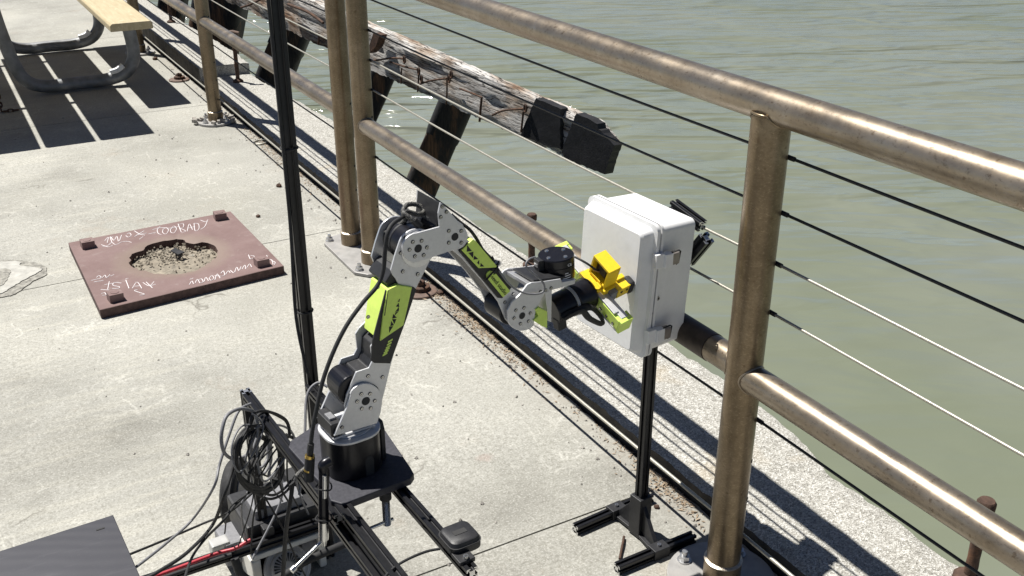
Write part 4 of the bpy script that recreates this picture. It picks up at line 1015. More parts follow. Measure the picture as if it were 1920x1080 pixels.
# forearm
fo = [(840, 462), (862, 452), (874, 462), (890, 452), (933, 499), (961, 541), (977, 551), (996, 572)] + arc(981, 590, 22, 20, -110, 8) + [(962, 612), (948, 600), (934, 566), (905, 528), (866, 484)]
fp = prism('forearm_cheek', fo, -.0305, -.0275, M_silver); twin('forearm_cheek', fo, -.0305, -.0275, M_silver)
screws([(946.5, 566.5), (962.5, 551)], -.0305, fp)
fc = prism('forearm_cover', [(861, 471), (868, 462), (886, 449), (891, 452), (933, 499), (960, 539), (942, 560), (934, 559), (906, 526)], -.0345, .026, M_blk, bevel=.0015)
fl = prism('lime_cover', [(866, 469), (887, 449), (892, 451.5), (932, 499), (930, 502), (898, 503)], -.0368, .020, M_lime, bevel=.001)
flat('vent_triangles', [Zp(t_, 780, 460, 6.75) for t_ in ([(652, 5), (645, 78), (705, 70)], [(725, 85), (668, 98), (722, 160)], [(738, 132), (732, 180), (785, 172)], [(800, 190), (775, 222), (800, 245)], [(822, 228), (815, 268), (862, 266)])], -.0372, M_gasket, fl, 1.1)
lg = prism('name_tag', [(915, 523), (930, 513), (957, 546), (943.5, 557.5)], -.0362, -.0340, M_lime, bevel=.0003)
c_ = P(917.5, 514.5, -.0345); b = MB(); b.cyl(c_, c_ - VA * .0022, .0072, n=24); b.build('lime_dot', M_lime, arm, smooth=40)
b = MB(); b.tube(spline([P(930, 505, -.039), P(921, 514, -.0395), P(911, 526, -.039)], 4), .0016, 6); b.tube([P(930, 505, -.037), P(933, 500, -.034), P(930, 495, -.030)], .0018, 6); b.tube([P(924, 490, -.034), P(925, 485, -.036), P(922, 481, -.034)], .0018, 6); b.tube([P(932, 497, -.036), P(936, 489, -.036)], .0014, 6); b.build('zip_tie', M_rubber, arm, smooth=60)
def text_mesh(s_, origin, xdir, ydir, size, mat, parent, name='lettering'):
    cu = bpy.data.curves.new(name, 'FONT'); cu.body = s_; cu.size = size; cu.extrude = .0002; cu.align_y = 'CENTER'
    tmp = bpy.data.objects.new('tmp_text', cu); COL.objects.link(tmp)
    dg = bpy.context.evaluated_depsgraph_get(); me_ = bpy.data.meshes.new_from_object(tmp.evaluated_get(dg)); bpy.data.objects.remove(tmp)
    me_.materials.clear(); me_.materials.append(mat); me_.name = name
    xd = xdir.normalized(); yd = (ydir - xd * ydir.dot(xd)).normalized()
    ob_ = bpy.data.objects.new(name, me_); COL.objects.link(ob_); place(ob_, origin, parent)
    ob_.rotation_euler = Matrix((xd, yd, xd.cross(yd))).transposed().to_euler(); return ob_
tx = P(949, 551, -.0366) - P(922, 517.5, -.0366)
text_mesh('seeed studio', P(919.5, 514.5, -.0366), tx, P(957, 546, -.0366) - P(943.5, 557.5, -.0366), tx.length * .215, M_gasket, lg)
# wrist pitch joint
wc_ = (979, 592)
vcyl('wrist_motor', (962, 585), .027, -.0268, .0268, M_motor, vref=-.0305)
wr = arc(979, 592, 28.5, 200, 320, 14) + [(1005, 581), (1016, 560), (1023, 547), (1035, 544), (1078, 532.5), (1079, 524), (1054, 529), (1052, 523), (1020, 528), (997, 530), (989, 534), (975, 553), (960, 566), (952, 582)]
wp = prism('wrist_plate', wr, -.041, -.0368, M_silver, bevel=.001)
b = MB(); b.prism([P(px, py, -.041) + VA * .0758 for px, py in wr], VA * .004); b.build('wrist_plate', M_silver, arm, bevel=.0008)
vcyl('hub_bore', wc_, .0068, -.0416, -.0407, M_gasket, vref=-.041); ringscr(wc_, 16.0, 6, 18, -.041, wp); screws([(1013, 547), (1023, 544), (1033, 540)], -.041, wp)
# top deck of the wrist carrying the upright motor
td = [(991, 533), (1079, 522.5), (1079, 528), (991, 540)]
b = MB(); b.prism([P(px, py, -.0365) for px, py in td], VA * .071); b.build('wrist_deck', M_silver_edge, arm, bevel=.0008)
tdk = [(1000, 529.5), (1060, 522), (1060, 526), (1000, 534)]
b = MB(); b.prism([P(px, py, -.0375) - Z * 0 + Z * .0045 for px, py in tdk], VA * .066); b.build('deck_pad', M_blk, arm, bevel=.001)
mb0 = P(1046, 518, 0.0); mt0 = P(1042.5, 478, 0.0)
mtop = mt0; mdir = (mt0 - mb0).normalized(); mh = (mt0 - mb0).length
# keep the motor standing on the deck
m0 = P(1040, 508, .0); mdir = (P(1037, 470, .0) - P(1040, 508, .0)).normalized(); mdir = (mdir + Z * .6).normalized()
top_c = P(1042.5, 476, 0.0)
mh = .048; bot_c = top_c - mdir * mh
b = MB(); b.rev(bot_c, mdir, [(0, .0335), (.004, .0345), (.030, .0345), (.0305, .0338), (.0315, .0345), (mh - .002, .0345), (mh, .0332)], 48); um = b.build('upright_motor', M_motor, arm, smooth=30)
for a in (15, 105, 195, 285):
    r_ = .0225; e1 = UA; e2 = mdir.cross(UA).normalized(); e1 = e2.cross(mdir)
    inst('screw', ME_scrs, top_c + e1 * (r_ * math.cos(math.radians(a))) + e2 * (r_ * math.sin(math.radians(a))), um, mdir)
dl = (-UA * .985 + VA * .10).normalized()
b = MB(); cc_ = bot_c + mdir * .034 + dl * .0365; b.box(cc_, (.007, .010, .011), (dl, mdir.cross(dl).normalized(), mdir)); b.box(cc_ - mdir * .022, (.009, .012, .010), (dl, mdir.cross(dl).normalized(), mdir)); cn = b.build('motor_connector', M_blk, um, bevel=.001)
b = MB(); b.box(cc_ + dl * .0072, (.0008, .006, .004), (dl, mdir.cross(dl).normalized(), mdir)); b.build('socket_contacts', M_steel, cn)
sd = (-UA * .10 - VA * .99).normalized()
text_mesh('CE', bot_c + mdir * .036 + sd * .0349 - mdir.cross(sd).normalized() * -.004, mdir.cross(sd) , mdir, .0075, M_whiteprint, um)
b = MB()
for k, (wd_, n_) in enumerate(((.010, 1), (.022, 4), (.026, 3))):
    for q_ in range(n_):
        ang = -.25 + .50 * (q_ + .5) / n_ + .05; s2_ = (sd * math.cos(ang) + mdir.cross(sd).normalized() * math.sin(ang)); tt = mdir.cross(s2_).normalized()
        b.box(bot_c + mdir * (.020 - k * .0048) + s2_ * .0346, (wd_ / n_ * .36, .0003, .0008), (tt, s2_, mdir))
b.build('fine_print', M_whiteprint, um)
# roll motor and gripper
rp_poly = [(1020, 551), (1033, 545), (1033, 602), (1021, 598)]
prism('roll_plate', [(1022, 548), (1035, 543), (1034, 604), (1028, 602)], -.0365, .034, M_silver)
prism('lime_guard', [(1004, 581), (1010, 576), (1026, 584), (1026.5, 615), (1017, 612), (1000, 601), (1010, 592)], -.044, -.012, M_lime)
q0, q1, q2 = P(1033, 583, 0.0), P(1067, 566, 0.0), P(1106, 547, 0.0)
ax = (q2 - q0).normalized()
b = MB(); b.rev(q0, ax, [(0, .0275), (.002, .029), ((q1 - q0).length, .029)], 44); rm = b.build('roll_motor', M_motor, arm, smooth=30)
b = MB(); b.box(q0 + ax * .013 - Z * .026 - VA * .012, (.010, .009, .012), (ax, VA, ax.cross(VA))); b.build('connector', M_blk, rm, bevel=.001)
b = MB(); b.rev(q1, ax, [(0, .030), (.0005, .0312), (.006, .0312), (.0065, .030)], 44); b.build('roll_ring', M_disc, arm, smooth=30)
b = MB(); b.rev(q1 + ax * .0066, ax, [(0, .030), (.002, .0322), ((q2 - q1).length - .012, .0322), ((q2 - q1).length - .008, .029)], 44); b.build('gripper_motor', M_motor, arm, smooth=30)
ev = -VA; ed = ax.cross(VA).normalized()
if ed.z > 0: ed = -ed
rho = math.radians(27)
DD = (ev * math.cos(rho) + ed * math.sin(rho)).normalized(); NN = ax.cross(DD).normalized()
if NN.z < 0: NN = -NN
g0 = q2 + ax * .002
def gbox(name, a, d, n, ha, hd, hn, mat, parent=arm, bevel=.0008):
    b = MB(); b.box(g0 + ax * a + DD * d + NN * n, (ha, hd, hn), (ax, DD, NN)); return b.build(name, mat, parent, bevel=bevel)
gbox('gripper_rail', -.001, .0, -.002, .005, .022, .018, M_silver)
for s_, ex in ((1, 0), (-1, .022)):
    f_ = gbox('finger_tray', .0, s_ * (.056 + ex), -.002, .004, .036, .0135, M_lime); gbox('side_strip', .001, s_ * (.056 + ex), -.0180, .0055, .036, .0022, M_silver, f_); gbox('side_strip', .003, s_ * (.046 + ex), .0145, .006, .028, .0022, M_silver, f_)
    gbox('tray_wall', .012, s_ * (.054 + ex), .0125, .008, .036, .0018, M_silver, f_); gbox('tray_wall', .012, s_ * (.054 + ex), -.0205, .008, .036, .0018, M_lime, f_)
    gbox('finger_tip', .012, s_ * (.094 + ex), -.004, .015, .005, .017, M_lime); gbox('finger_lip', .025, s_ * (.087 + ex), -.004, .0022, .010, .016, M_lime)
    for k in range(3): inst('screw', ME_scr, g0 - ax * .0045 + DD * (s_ * (.04 + .02 * k)) - NN * .008, f_, -ax)
# yellow camera cage: four walls of an open tube
cg = g0 + ax * .024 + NN * .052 + DD * -.003
def cage(a, d, n, ha, hd, hn, name='cage_wall', mat=M_yellow, parent=arm, bevel=.0006):
    b = MB(); b.box(cg + (ax * a + DD * d + NN * n) * 1.1, (ha * 1.1, hd * 1.1, hn * 1.1), (ax, DD, NN)); return b.build(name, mat, parent, bevel=bevel)
cw = cage(0, 0, .0205, .0135, .0225, .0025, 'camera_cage'); cage(0, 0, -.0205, .0135, .0225, .0025, parent=cw); cage(0, .0205, 0, .0135, .0022, .0178, parent=cw); cage(0, -.0205, 0, .0135, .0022, .0178, parent=cw)
cage(.004, 0, 0, .006, .0175, .0165, 'camera_board', M_rust, cw); cage(-.004, 0.002, 0, .0035, .009, .009, 'camera_chip', M_gasket, cw)
cage(-.017, -.012, -.030, .010, .018, .004, 'cage_arm', parent=cw); cage(-.004, .016, -.032, .013, .012, .009, 'cage_arm', parent=cw); cage(-.022, .010, -.034, .004, .010, .012, 'cage_arm', parent=cw)
# second yellow clamp with black tip
y2 = g0 + ax * .050 + NN * .012 + DD * .024
def yb(a, d, n, ha, hd, hn, name, mat, parent=arm, bevel=.0008):
    b = MB(); b.box(y2 + ax * a + DD * d + NN * n, (ha, hd, hn), (ax, DD, NN)); return b.build(name, mat, parent, bevel=bevel)
yc = yb(0, 0, 0, .0155, .015, .013, 'yellow_clamp', M_yellow)
for a_ in (-.006, .008): inst('clamp_hole', proto('clamp_hole', MB().cyl((0, 0, 0), (0, 0, .0012), .0030, n=14), M_gasket), y2 + ax * a_ + NN * .003 + DD * .0146, yc, DD)
yb(.004, -.010, .012, .010, .005, .006, 'clamp_ear', M_yellow, yc)
yb(-.024, .0, -.002, .008, .014, .013, 'grey_servo', M_sheath); yb(-.004, -.016, .010, .008, .006, .006, 'black_servo', M_blk)
b = MB(); b.box(y2 + ax * .020 - NN * .002 + DD * .004, (.009, .013, .017), (ax, DD, NN)); b.build('rubber_tip', M_rubber, arm, bevel=.007, seg=4)
# flat black loop under the roll motor
b = MB(); b.tube(spline([P(1052, 596, -.03), P(1075, 586, -.036), P(1104, 576, -.038), P(1120, 586, -.038), P(1131, 603, -.038), P(1126, 607, -.04), P(1105, 597, -.042), P(1092, 584, -.042), P(1074, 590, -.040), P(1056, 600, -.036)], 6), .0070, 8, flat=.5); b.build('flat_loop', M_rubber, arm, smooth=60)
# wires
b = MB(); b.tube(spline([P(1078, 482, .02), P(1092, 489, .0), P(1105, 497, -.01), P(1117, 506, -.012), P(1128, 512, -.010)], 6), .0022, 8); b.build('camera_wire', M_rubber, arm, smooth=60)
b = MB(); b.tube(spline([P(1112, 506, -.012), P(1120, 509, -.014), P(1131, 511, -.012)], 5), .0012, 6); b.build('camera_wire', simple('tan_wire', (.5, .3, .14), .5), arm, smooth=60)
b = MB(); b.tube(spline([P(1003, 482, -.03), P(992, 486, -.042), P(986, 496, -.046), P(992, 506, -.048), P(1004, 516, -.05), P(1016, 527, -.05), P(1021, 537, -.05), P(1018, 547, -.05), P(1008, 551, -.05), P(990, 551, -.049), P(972, 545, -.048), P(955, 533, -.045), P(945, 521, -.042), P(936, 508, -.038)], 7), .0018, 8); b.build('wrist_wire', M_sheath, arm, smooth=60)
b = MB(); b.tube(spline([P(846, 402, .0), P(862, 416, -.01), P(880, 430, -.02), P(893, 447, -.028), P(905, 468, -.032), P(918, 482, -.032), P(926, 490, -.03)], 7), .0030, 8); b.build('forearm_wire', M_rubber, arm, smooth=60)
pc = spline([P(757, 406, -.01), P(738, 418, -.028), P(727, 436, -.04), P(722, 470, -.042), P(719, 505, -.042), P(708, 535, -.044), P(680, 568, -.048), P(650, 610, -.055), P(625, 660, -.06), P(605, 715, -.065), P(594, 765, -.07), P(586, 805, -.072), P(582, 840, -.074)], 7)
b = MB(); b.tube(pc, .0036, 10); b.build('power_cable', M_rubber, arm, smooth=60)
b = MB(); b.cyl(P(583, 832, -.074), P(581, 852, -.074), .0055, n=12); b.cyl(P(581, 858, -.074), P(579, 900, -.074), .0085, n=14); pl = b.build('inline_plug', M_rubber, arm, smooth=40)
b = MB(); b.cyl(P(581, 853, -.074), P(580.6, 858, -.074), .0080, n=14); b.cyl(P(579.4, 879, -.0735), P(579.2, 882, -.0735), .0088, n=14); b.build('gold_band', M_copper, pl, smooth=40)

# =================================================================== CLAMPS, SENSOR, ROVER
def clamp(top, bot, label, tdir, tl, rr):
    top, bot = Vector(top), Vector(bot)
    t_ = thing('screw_clamp', label, 'clamp', bot, 'screw clamps holding the arm plate')
    d = (bot - top).normalized(); L = (bot - top).length
    b = MB(); b.rev(top, d, [(0, rr * 1.5), (L * .22, rr * 1.5), (L * .24, rr * 1.2)], 20); b.build('clamp_pad', M_rubber, t_, smooth=40)
    b = MB(); prof = []
    n_ = 34
    for k in range(n_): prof += [(L * .22 + L * .78 * k / n_, rr), (L * .22 + L * .78 * (k + .5) / n_, rr * .86)]
    b.rev(top, d, prof + [(L, rr)], 16); b.build('clamp_screw', M_steel, t_, smooth=60)
    td_ = Vector(tdir).normalized(); c = bot - d * .006
    b = MB(); b.cyl(c - td_ * tl[0], c + td_ * tl[1], .0034, n=12); b.build('tommy_bar', M_steel, t_, smooth=40)
    return t_
pt = at_z(722, 921, .4575); pbm = at_plane(728, 982, pt, VR)
clamp(Vector((pt.x, pt.y, .4580)), Vector((pt.x, pt.y, pbm.z)), 'steel screw clamp hanging below the right part of the arm mounting plate', -UR * .96 - Z * .05, (.012, .045), .0072)
cq = at_plane(606, 868, RP(-.09, -.09, 0), VR); cb = at_plane(607, 1012, RP(-.09, -.09, 0), VR)
t_ = thing('screw_clamp', 'steel screw clamp with black padded frame in front of the robot base', 'clamp', cb, 'screw clamps holding the arm plate')
b = MB(); b.tube(spline([cq + Z * .0 + UR * .012, cq + Z * -.004, cq - Z * .02 + UR * 0, cq.lerp(cb, .45), cq.lerp(cb, .75)], 5), .0088, 14); fr = b.build('clamp_frame', M_motor, t_, smooth=60)
b = MB(); b.tube([cq.lerp(cb, .12) - VR * .010 - UR * .002, cq.lerp(cb, .4) - VR * .010 - UR * .002], .0035, 10); b.build('bright_edge', M_cut_al, fr, smooth=60)
b = MB(); b.cyl(cq.lerp(cb, .72), cb + Z * .002, .0085, n=18); b.cyl(cb + Z * .004, cb - Z * .012, .0065, .003, n=14); b.build('clamp_screw', M_steel, t_, smooth=40)
b = MB(); hb_ = at_plane(549, 1068, RP(-.09, -.11, 0), VR); b.cyl(cb, hb_, .0032, n=14); b.cyl(hb_ - (cb - hb_).normalized() * .003, hb_ + (cb - hb_).normalized() * .005, .0056, n=14); b.build('tommy_bar', M_steel, t_, smooth=40)
for k in (.30, .70):
    c = cq.lerp(cb, k); b = MB(); b.tube([c + UR * (.0135 * math.cos(w)) + VR * (.0135 * math.sin(w)) + Z * .003 * math.sin(2 * w) for w in [2 * math.pi * j / 18 for j in range(18)]], .0013, 6, closed=True); b.build('zip_tie', M_rubber, t_)

pu_c = at_z(862, 1008, .47)
pk = thing('sensor_puck', 'black rounded square sensor on the end of the frame bar with a thin cable', 'sensor', (pu_c.x, pu_c.y, .456))
def sq_plan(c, h, r, z, n=6):
    out = []
    for su, sv, a0 in ((1, 1, 0), (-1, 1, 90), (-1, -1, 180), (1, -1, 270)):
        for k in range(n + 1):
            a = math.radians(a0 + 90 * k / n); out.append(Vector((c.x, c.y, 0)) + UR * (su * (h - r) + r * math.cos(a)) + VR * (sv * (h - r) + r * math.sin(a)) + Z * z)
    return out
hs = .0280
b = MB(); loft(b, [sq_plan(pu_c, hs - .003, .011, .4565), sq_plan(pu_c, hs, .013, .460), sq_plan(pu_c, hs, .013, .472)]); b.build('lower_shell', M_blk, pk, smooth=35)
b = MB(); loft(b, [sq_plan(pu_c, hs + .0008, .0135, .4722), sq_plan(pu_c, hs + .0008, .0135, .4735)]); b.build('rim', M_rubber, pk, smooth=35, bevel=.0004)
b = MB(); loft(b, [sq_plan(pu_c, hs - .001, .0125, .4737), sq_plan(pu_c, hs - .003, .012, .480), sq_plan(pu_c, hs - .0055, .011, .4818)]); lidp = b.build('upper_shell', M_blk, pk, smooth=35)
b = MB(); b.box(Vector((pu_c.x, pu_c.y, .4820)), (.0115, .0055, .0005), (UR, VR, Z)); b.build('label_recess', M_gasket, lidp)
ce = RP(uR_, -.315, .458); b = MB(); b.box(ce + Z * .003 + VR * .018, (.014, .014, .004), (UR, VR, Z)); mbk = b.build('mount_tab', M_blk, pk, bevel=.001)
inst('socket_screw', ME_scrb, ce + Z * .007 + VR * .010, mbk)
b = MB(); s0 = at_z(825, 1029, .460); b.tube(spline([s0, at_z(800, 1034, .462), at_z(770, 1046, .466), at_z(745, 1060, .468), at_z(725, 1078, .468), at_z(705, 1110, .468)], 6), .0022, 8); b.build('sensor_cable', M_rubber, pk, smooth=60)

# slate topped electronics box at lower left
sl = at_z(212, 965, .40)
eb = thing('electronics_box', 'dark slate topped box at the lower left corner', 'electronics box', (sl.x - .15, sl.y - .18, .12))
def EB(u, v, z): return Vector((sl.x, sl.y, 0)) + UR * u + VR * v + Z * z
b = MB(); b.box(EB(-.19, -.26, .392), (.19, .26, .008), (UR, VR, Z)); b.build('top_panel', M_slate, eb, bevel=.0012)
b = MB(); b.box(EB(-.19, -.26, .26), (.184, .254, .123), (UR, VR, Z)); b.build('case', M_blk, eb, bevel=.002)
b = MB(); b.box(EB(-.028, -.030, .4004), (.007, .0017, .0005), (UR, VR, Z)); b.build('slot', M_gasket, eb)

# wheeled base under the frame
def low(px, py, z): return at_z(px, py, z)
rv = thing('rover', 'dark wheeled robot base half hidden beneath the frame and cable coils', 'robot base', (.36, 1.95, 0))
wc2 = Vector((.405, 2.03, .085)); wax = (UR * .80 + VR * -.55).normalized()
b = MB(); b.rev(wc2 - wax * .03, wax, [(.012, .06), (.014, .074), (.020, .080), (.040, .080), (.046, .074), (.048, .06)], 40); wh = b.build('wheel', M_rubber, rv, smooth=40)
b = MB(); b.rev(wc2 - wax * .034, wax, [(.010, .02), (.013, .056), (.055, .056), (.058, .02)], 32); b.build('rim', M_sheath, wh, smooth=40)
b = MB()
for k in range(30):
    w = 2 * math.pi * k / 30; e1 = Z; e2 = wax.cross(Z).normalized(); e1 = e2.cross(wax); b.box(wc2 + (e1 * math.cos(w) + e2 * math.sin(w)) * .0802, (.010, .0022, .0016), (wax, (e2 * math.cos(w) - e1 * math.sin(w)), (e1 * math.cos(w) + e2 * math.sin(w))))
pass
b = MB(); b.box(RP(-.02, .42, .12), (.10, .07, .035), (UR, VR, Z)); ca = b.build('chassis', M_blk, rv, bevel=.006)
b = MB(); b.box(RP(-.04, .40, .165), (.055, .035, .012), (UR, VR, Z)); b.build('hatch', M_sheath, ca, bevel=.003)
b = MB(); b.box(RP(.04, .44, .172), (.035, .03, .014), (UR, VR, Z)); b.build('hatch', M_rubber, ca, bevel=.003)
b = MB(); b.box(RP(-.13, .44, .06), (.03, .04, .03), (UR, VR, Z)); b.build('gear_case', M_sheath, rv, bevel=.006)
b = MB(); b.box(RP(-.165, .42, .075), (.02, .016, .02), (UR, VR, Z)); b.build('grey_cap', M_disc, rv, bevel=.004)
b = MB(); b.box(RP(.03, .46, .05), (.10, .05, .02), (UR, VR, Z)); b.build('tray', M_blk, rv, bevel=.003)
for k in range(5): b = MB(); b.box(RP(-.0 + .025 * k, .43 + .006 * (k % 2), .165), (.008, .012, .008), (UR, VR, Z)); b.build('bracket', (M_disc if k % 2 else M_steel), rv, bevel=.001)
b = MB(); b.box(RP(.16, .10, .05), (.05, .30, .03), (UR, VR, Z)); b.build('skid', M_rubber, rv, bevel=.005) if False else None

# cream housing with a finned disc
hc = at_z(455, 1006, .098)
fh = thing('fan_housing', 'cream white housing with a round finned grey disc below the frame', 'fan housing', (hc.x + .07, hc.y - .05, .0))
def H(u, v, z): return Vector((hc.x, hc.y, 0)) + UR * u + VR * v + Z * z
fz = .10
b = MB(); b.box(H(.075, -.034, .090), (.080, .042, .007), (UR, VR, Z)); b.build('top_rail', M_white, fh, bevel=.003)
b = MB(); b.box(H(.002, -.034, .042), (.010, .042, .0405), (UR, VR, Z)); b.build('side_wall', M_white, fh, bevel=.003)
b = MB(); b.box(H(.150, -.034, .042), (.008, .042, .0405), (UR, VR, Z)); b.build('side_wall', M_white, fh, bevel=.003)
b = MB(); b.box(H(.078, .003, .042), (.068, .004, .0405), (UR, VR, Z)); b.build('back_wall', M_blk, fh)
dn = (-VR * .82 + Z * .57).normalized(); dcx = at_plane(540, 1064, H(.075, -.088, .04), dn)
b = MB(); b.rev(dcx - dn * .02, dn, [(0, .046), (.012, .052), (.016, .052), (.019, .049), (.019, .044), (.017, .043), (.017, .0385), (.021, .037), (.023, .034), (.023, .004)], 48); fd = b.build('disc', M_disc, fh, smooth=30)
e1 = dn.cross(X).normalized(); e2 = dn.cross(e1)
fin = MB(); 
for k in range(26):
    w = 2 * math.pi * k / 26; d_ = e1 * math.cos(w) + e2 * math.sin(w); s_ = dn.cross(d_)
    fm = MB(); fm.prism([dcx + dn * .0032 + d_ * .013, dcx + dn * .0032 + d_ * .031 + s_ * .0022, dcx + dn * .0032 + d_ * .031 - s_ * .0022], dn * .0016); fm.build('fin', M_gasket, fd)
b = MB(); b.rev(H(.125, -.05, .060), (-VR * .9 + Z * .4), [(0, .018), (.02, .018), (.022, .014)], 24); b.build('knob', M_sheath, fh, smooth=40)

# =================================================================== LOOSE CABLES
def loose(name, pts, r, mat, label, cat, group=None, closed=False, n=7, flat=None):
    sp = spline(pts, n, closed); b = MB(); b.tube(sp, r, 8, closed=closed, flat=flat)
    o_ = b.build(name, mat, None, smooth=60); tag(o_, label, cat, group); return o_
def F(px, py, off=0.0):      # upright plane through the frame's left bar, shifted by off metres towards the viewer
    return at_plane(px, py, RP(uP1 - .012 - off, 0, 0), (UR * .85 + VR * .15).normalized()) if False else at_plane(px, py, RP(uP1 - .02, vP1 - .12 - off, 0), (VR * .8 - UR * .6).normalized())
g_c = 'cables draped over the frame'
def coil(cxp, cyp, rx, ry, turns, r, tilt, label, wob, seed, mat=M_rubber):
    rnd = random.Random(seed); pts = []
    N = turns * 12
    for k in range(N + 1):
        a = 2 * math.pi * k / 12; sc_ = 1 + wob * math.sin(a * .37 + seed) + .05 * rnd.uniform(-1, 1)
        x = rx * sc_ * math.cos(a) + wob * 22 * math.sin(k * .31); y = ry * sc_ * math.sin(a)
        ct, st = math.cos(tilt), math.sin(tilt)
        pts.append(F(cxp + x * ct - y * st, cyp + x * st + y * ct, .0045 * math.sin(k * .9 + seed) + .012 * k / N))
    loose('cable_coil', pts, r, mat, label, 'cable coil', None)
coil(484, 860, 43, 58, 4, .0036, -.12, 'thick hanging coil of black cable tied to the left frame bar', .10, 1)
coil(448, 812, 36, 50, 1, .0034, .25, 'single pale grey cable loop at the left of the corner post', .04, 3, M_sheath)
coil(508, 800, 36, 24, 2, .0030, .45, 'small black cable loops lying over the top of the left bar', .12, 5)
coil(488, 840, 18, 44, 2, .0030, -.05, 'narrow hanging cable loops just right of the corner post', .12, 8, M_sheath)
coil(520, 875, 40, 60, 2, .0028, .5, 'slack black cable loops drooping toward the rover', .10, 11)
loose('trailing_cable', [F(470, 757), F(448, 770), F(430, 815), F(412, 870), F(400, 915), at_z(360, 975, .26), at_z(310, 1020, .33), at_z(262, 1058, .355), at_z(238, 1075, .345)], .0026, M_sheath, 'leftmost grey cable running from the frame bar down to the slate box', 'cable', g_c)
loose('trailing_cable', [F(452, 835), F(436, 880), F(420, 930), at_z(398, 985, .24), at_z(352, 1035, .32), at_z(300, 1070, .345), at_z(262, 1090, .34), at_z(240, 1100, .335)], .0034, M_rubber, 'thick black cable running past the corner post down to the slate box', 'cable', g_c)
loose('trailing_cable', [F(475, 915), F(440, 948), F(420, 975), at_z(385, 1010, .26), at_z(360, 1045, .3), at_z(345, 1090, .34)], .0026, M_rubber, 'black cable dropping out of the picture left of the cream housing', 'cable', g_c)
loose('trailing_cable', [F(478, 920, -.02), F(430, 960, -.02), at_z(380, 982, .2), at_z(310, 1012, .26), at_z(232, 1044, .32)], .0024, M_rubber, 'thin straight black cable reaching the slate box corner', 'cable', g_c)
loose('trailing_cable', [RP(uP2 + .012, vP2 - .06, .468), RP(uP2 - .004, vP2 - .045, .475), RP(uP2 - .03, vP2 - .05, .455), RP(uP2 - .055, vP2 - .09, .40), RP(uP2 - .075, vP2 - .12, .36), RP(uP2 - .10, vP2 - .15, .30)], .0028, M_sheath, 'short grey cable curving down between the tall pole and the coils', 'cable', g_c)
lb = lambda u, dz=0.0, dv=0.0: RP(uP1 + u, vP1 - .045 + dv, .135 + dz)
for k_ in range(4):
    rn = random.Random(90 + k_); x0_ = 478 + 16 * k_
    loose('thin_wire', [F(x0_ - 6, 775 + 14 * k_, .012), F(x0_ + 16, 800 + 14 * k_, .03), F(x0_ + 4 + rn.uniform(-12, 12), 850, .025), F(x0_ - 30, 885 + 6 * k_, .03), F(x0_ - 44, 842, .02), F(x0_ - 22, 798, .014), F(x0_ + 24, 815, .01), F(x0_ + 30, 905, .01), F(x0_ + 52, 940 + 8 * k_, -.01)], (.0017, .0021, .0018, .0024)[k_], (M_sheath, M_rubber, M_rubber, M_sheath)[k_], ('looped thin grey wire nearest the top of the corner post', 'looped thin black wire over the front of the coil', 'looped thin black wire ending below the arm plate', 'looped grey wire closest to the arm mounting plate')[k_], 'wire')
for k_ in range(5):
    rn = random.Random(40 + k_); x0_ = 470 + 14 * k_
    loose('thin_wire', [F(x0_, 790 + 16 * k_, .01), F(x0_ - 20 + rn.uniform(-14, 14), 850 + 10 * k_, .02), F(x0_ + rn.uniform(-22, 22), 905, .0), F(x0_ - 18 + rn.uniform(-20, 20), 950, -.01), at_z(x0_ - 40 + rn.uniform(-20, 20), 1000 + 12 * k_, .15)], (.0016, .0022, .0014, .0019, .0024)[k_], (M_rubber, M_sheath, M_rubber, M_rubber, M_sheath)[k_], ('thin black wire nearest the corner post of the frame', 'thin grey wire dropping beside the black coil', 'finest black wire through the middle of the coil', 'thin black wire right of the coil', 'grey wire nearest the arm mounting plate')[k_], 'wire')
loose('power_lead', [lb(-.30), lb(-.2, .0), lb(-.12, .002), lb(-.08, .006, -.01), lb(-.055, .012, -.01), lb(-.045, .014, -.01)], .0040, M_red, 'red power lead tied along the lower frame bar', 'power lead')
loose('power_lead', [lb(-.30, 0, -.014), lb(-.2, .0, -.014), lb(-.13, .0, -.016), lb(-.09, .002, -.02)], .0045, M_rubber, 'black power lead running beside the red one on the lower bar', 'power lead')
loose('corrugated_hose', [lb(-.085, -.01, -.02), lb(-.078, -.05, -.03), lb(-.05, -.075, -.04), lb(.0, -.075, -.05), lb(.05, -.06, -.05), lb(.10, -.055, -.05), lb(.16, -.06, -.04)], .009, M_rubber, 'ribbed black hose sagging across the front of the cream housing', 'hose')
st0 = [(548, 905), (546, 930), (540, 965), (536, 1000), (533, 1040), (530, 1090)]
loose('strap', [at_plane(px, py, RP(uP1 + .08, -.05, 0), VR) for px, py in st0], .0085, M_rubber, 'flat black strap hanging down in front of the cream housing', 'strap', flat=.22)
loose('woven_cable', [at_plane(px, py, RP(uP1 + .08, -.06, 0), VR) for px, py in ((556, 893), (566, 884), (577, 876), (584, 872))], .0045, M_sleeve, 'short piece of black and white woven cable beside the inline plug', 'cable')
loose('thin_wire', [at_plane(px, py, RP(uP1 + .06, -.02, 0), VR) for px, py in ((495, 930), (510, 955), (535, 1000), (552, 1040), (575, 1085))], .0016, M_rubber, 'thin black wire crossing in front of the finned disc', 'wire')

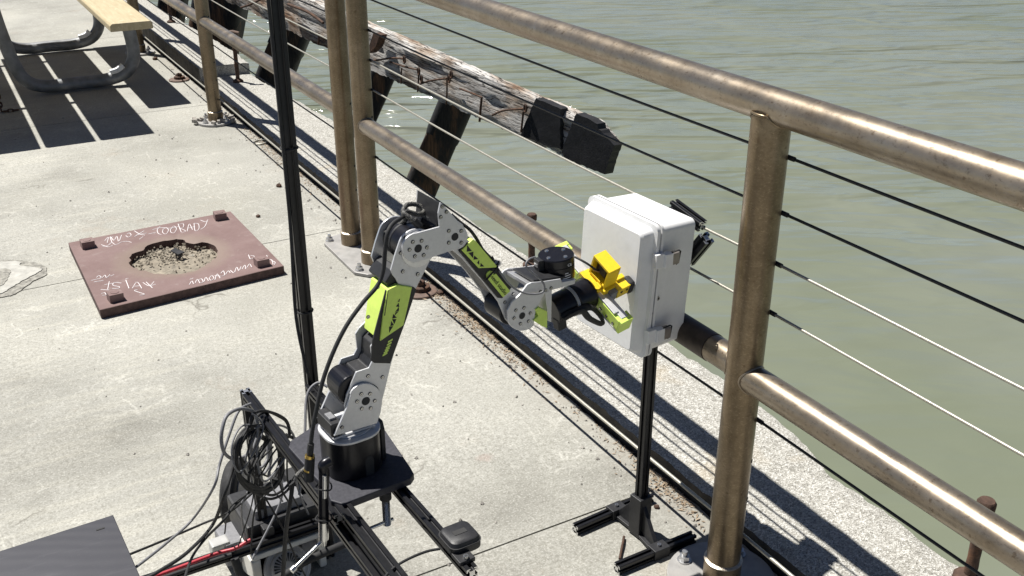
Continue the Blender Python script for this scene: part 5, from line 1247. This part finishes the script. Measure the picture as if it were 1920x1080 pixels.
# =================================================================== DEBRIS
b = MB()
def flake(x, y, z, s_, b):
    a = random.uniform(0, 6.28); d = Vector((math.cos(a), math.sin(a), random.uniform(-.4, .4))).normalized(); c = Vector((-math.sin(a), math.cos(a), random.uniform(-.3, .3))).normalized()
    l = s_ * random.uniform(.8, 2.8); w = s_ * random.uniform(.2, .7); p = Vector((x, y, z))
    b.add([p - d * l, p + c * w, p + d * l, p - c * w + Z * s_ * .15], [(0, 1, 2), (0, 2, 3)])
def dens(y): return math.exp(-((y - 2.72) / .32) ** 2) + .75 * math.exp(-((y - 1.66) / .12) ** 2) + .35 * math.exp(-((y - 4.75) / .5) ** 2) + .04
k = 0
while k < 2600:
    y = random.uniform(1.45, 7.2)
    if random.random() < dens(y):
        x = 1.386 - abs(random.gauss(0, .030)); flake(x, y, .0022 + random.random() * .005 * dens(y), random.uniform(.0016, .005), b); k += 1
o = b.build('leaf_litter', M_dryleaf); o['kind'] = 'stuff'; o['label'] = 'dry brown leaf litter gathered along the kerb slot'
b = MB()
for _ in range(620):
    if random.random() < .65: x, y = 1.38 - abs(random.gauss(0, .06)), random.uniform(1.2, 7)
    else: x, y = random.uniform(-.8, 1.35), random.uniform(1.6, 6)
    s_ = random.choice((.001, .0012, .0016, .002, .002, .003)); a = Vector((random.uniform(-1, 1), random.uniform(-1, 1), .3)).normalized(); c = a.orthogonal().normalized()
    b.box((x, y, s_ * .6), (s_ * 1.2, s_, s_ * .8), (a, c, a.cross(c)))
o = b.build('grit', M_stone); o['kind'] = 'stuff'; o['label'] = 'loose grit scattered on the deck'
def pebble(px, py, s_, label, mat=M_rust):
    p = at_z(px, py, 0); vs = []; b = MB()
    bm_ = bmesh.new(); bmesh.ops.create_icosphere(bm_, subdivisions=2, radius=s_)
    for v in bm_.verts: v.co *= 1 + .35 * noise.noise(v.co * (1.2 / s_) + Vector((px, py, 0))); v.co.z *= .7
    me_ = bpy.data.meshes.new('pebble'); bm_.to_mesh(me_); bm_.free(); me_.materials.append(mat)
    o_ = bpy.data.objects.new('pebble', me_); COL.objects.link(o_); place(o_, (p.x, p.y, s_ * .5), None); tag(o_, label, 'pebble', 'dark lumps lying on the deck')
pebble(523, 350, .013, 'small dark lump lying on the deck just left of the tall pole')
pebble(484, 407, .009, 'tiny dark lump on the deck beyond the right corner of the maroon plate')
pebble(291, 112, .017, 'largest dark lump, on the deck beside the bench leg and railing', M_rust)
pebble(328, 122, .010, 'dark lump in the gutter between bench and far post')
pebble(1231, 952, .007, 'tiny brown lump between the two feet of the box stand')
pebble(825, 552, .014, 'brown lump in the leaf litter beside the rusted anchor')
tw = [at_z(1170, 1006, .006), at_z(1168, 1018, .008), at_z(1165, 1032, .007), at_z(1162, 1048, .006)]
loose('twig', tw, .003, M_rust, 'short dark twig lying between the two feet of the box stand', 'twig')
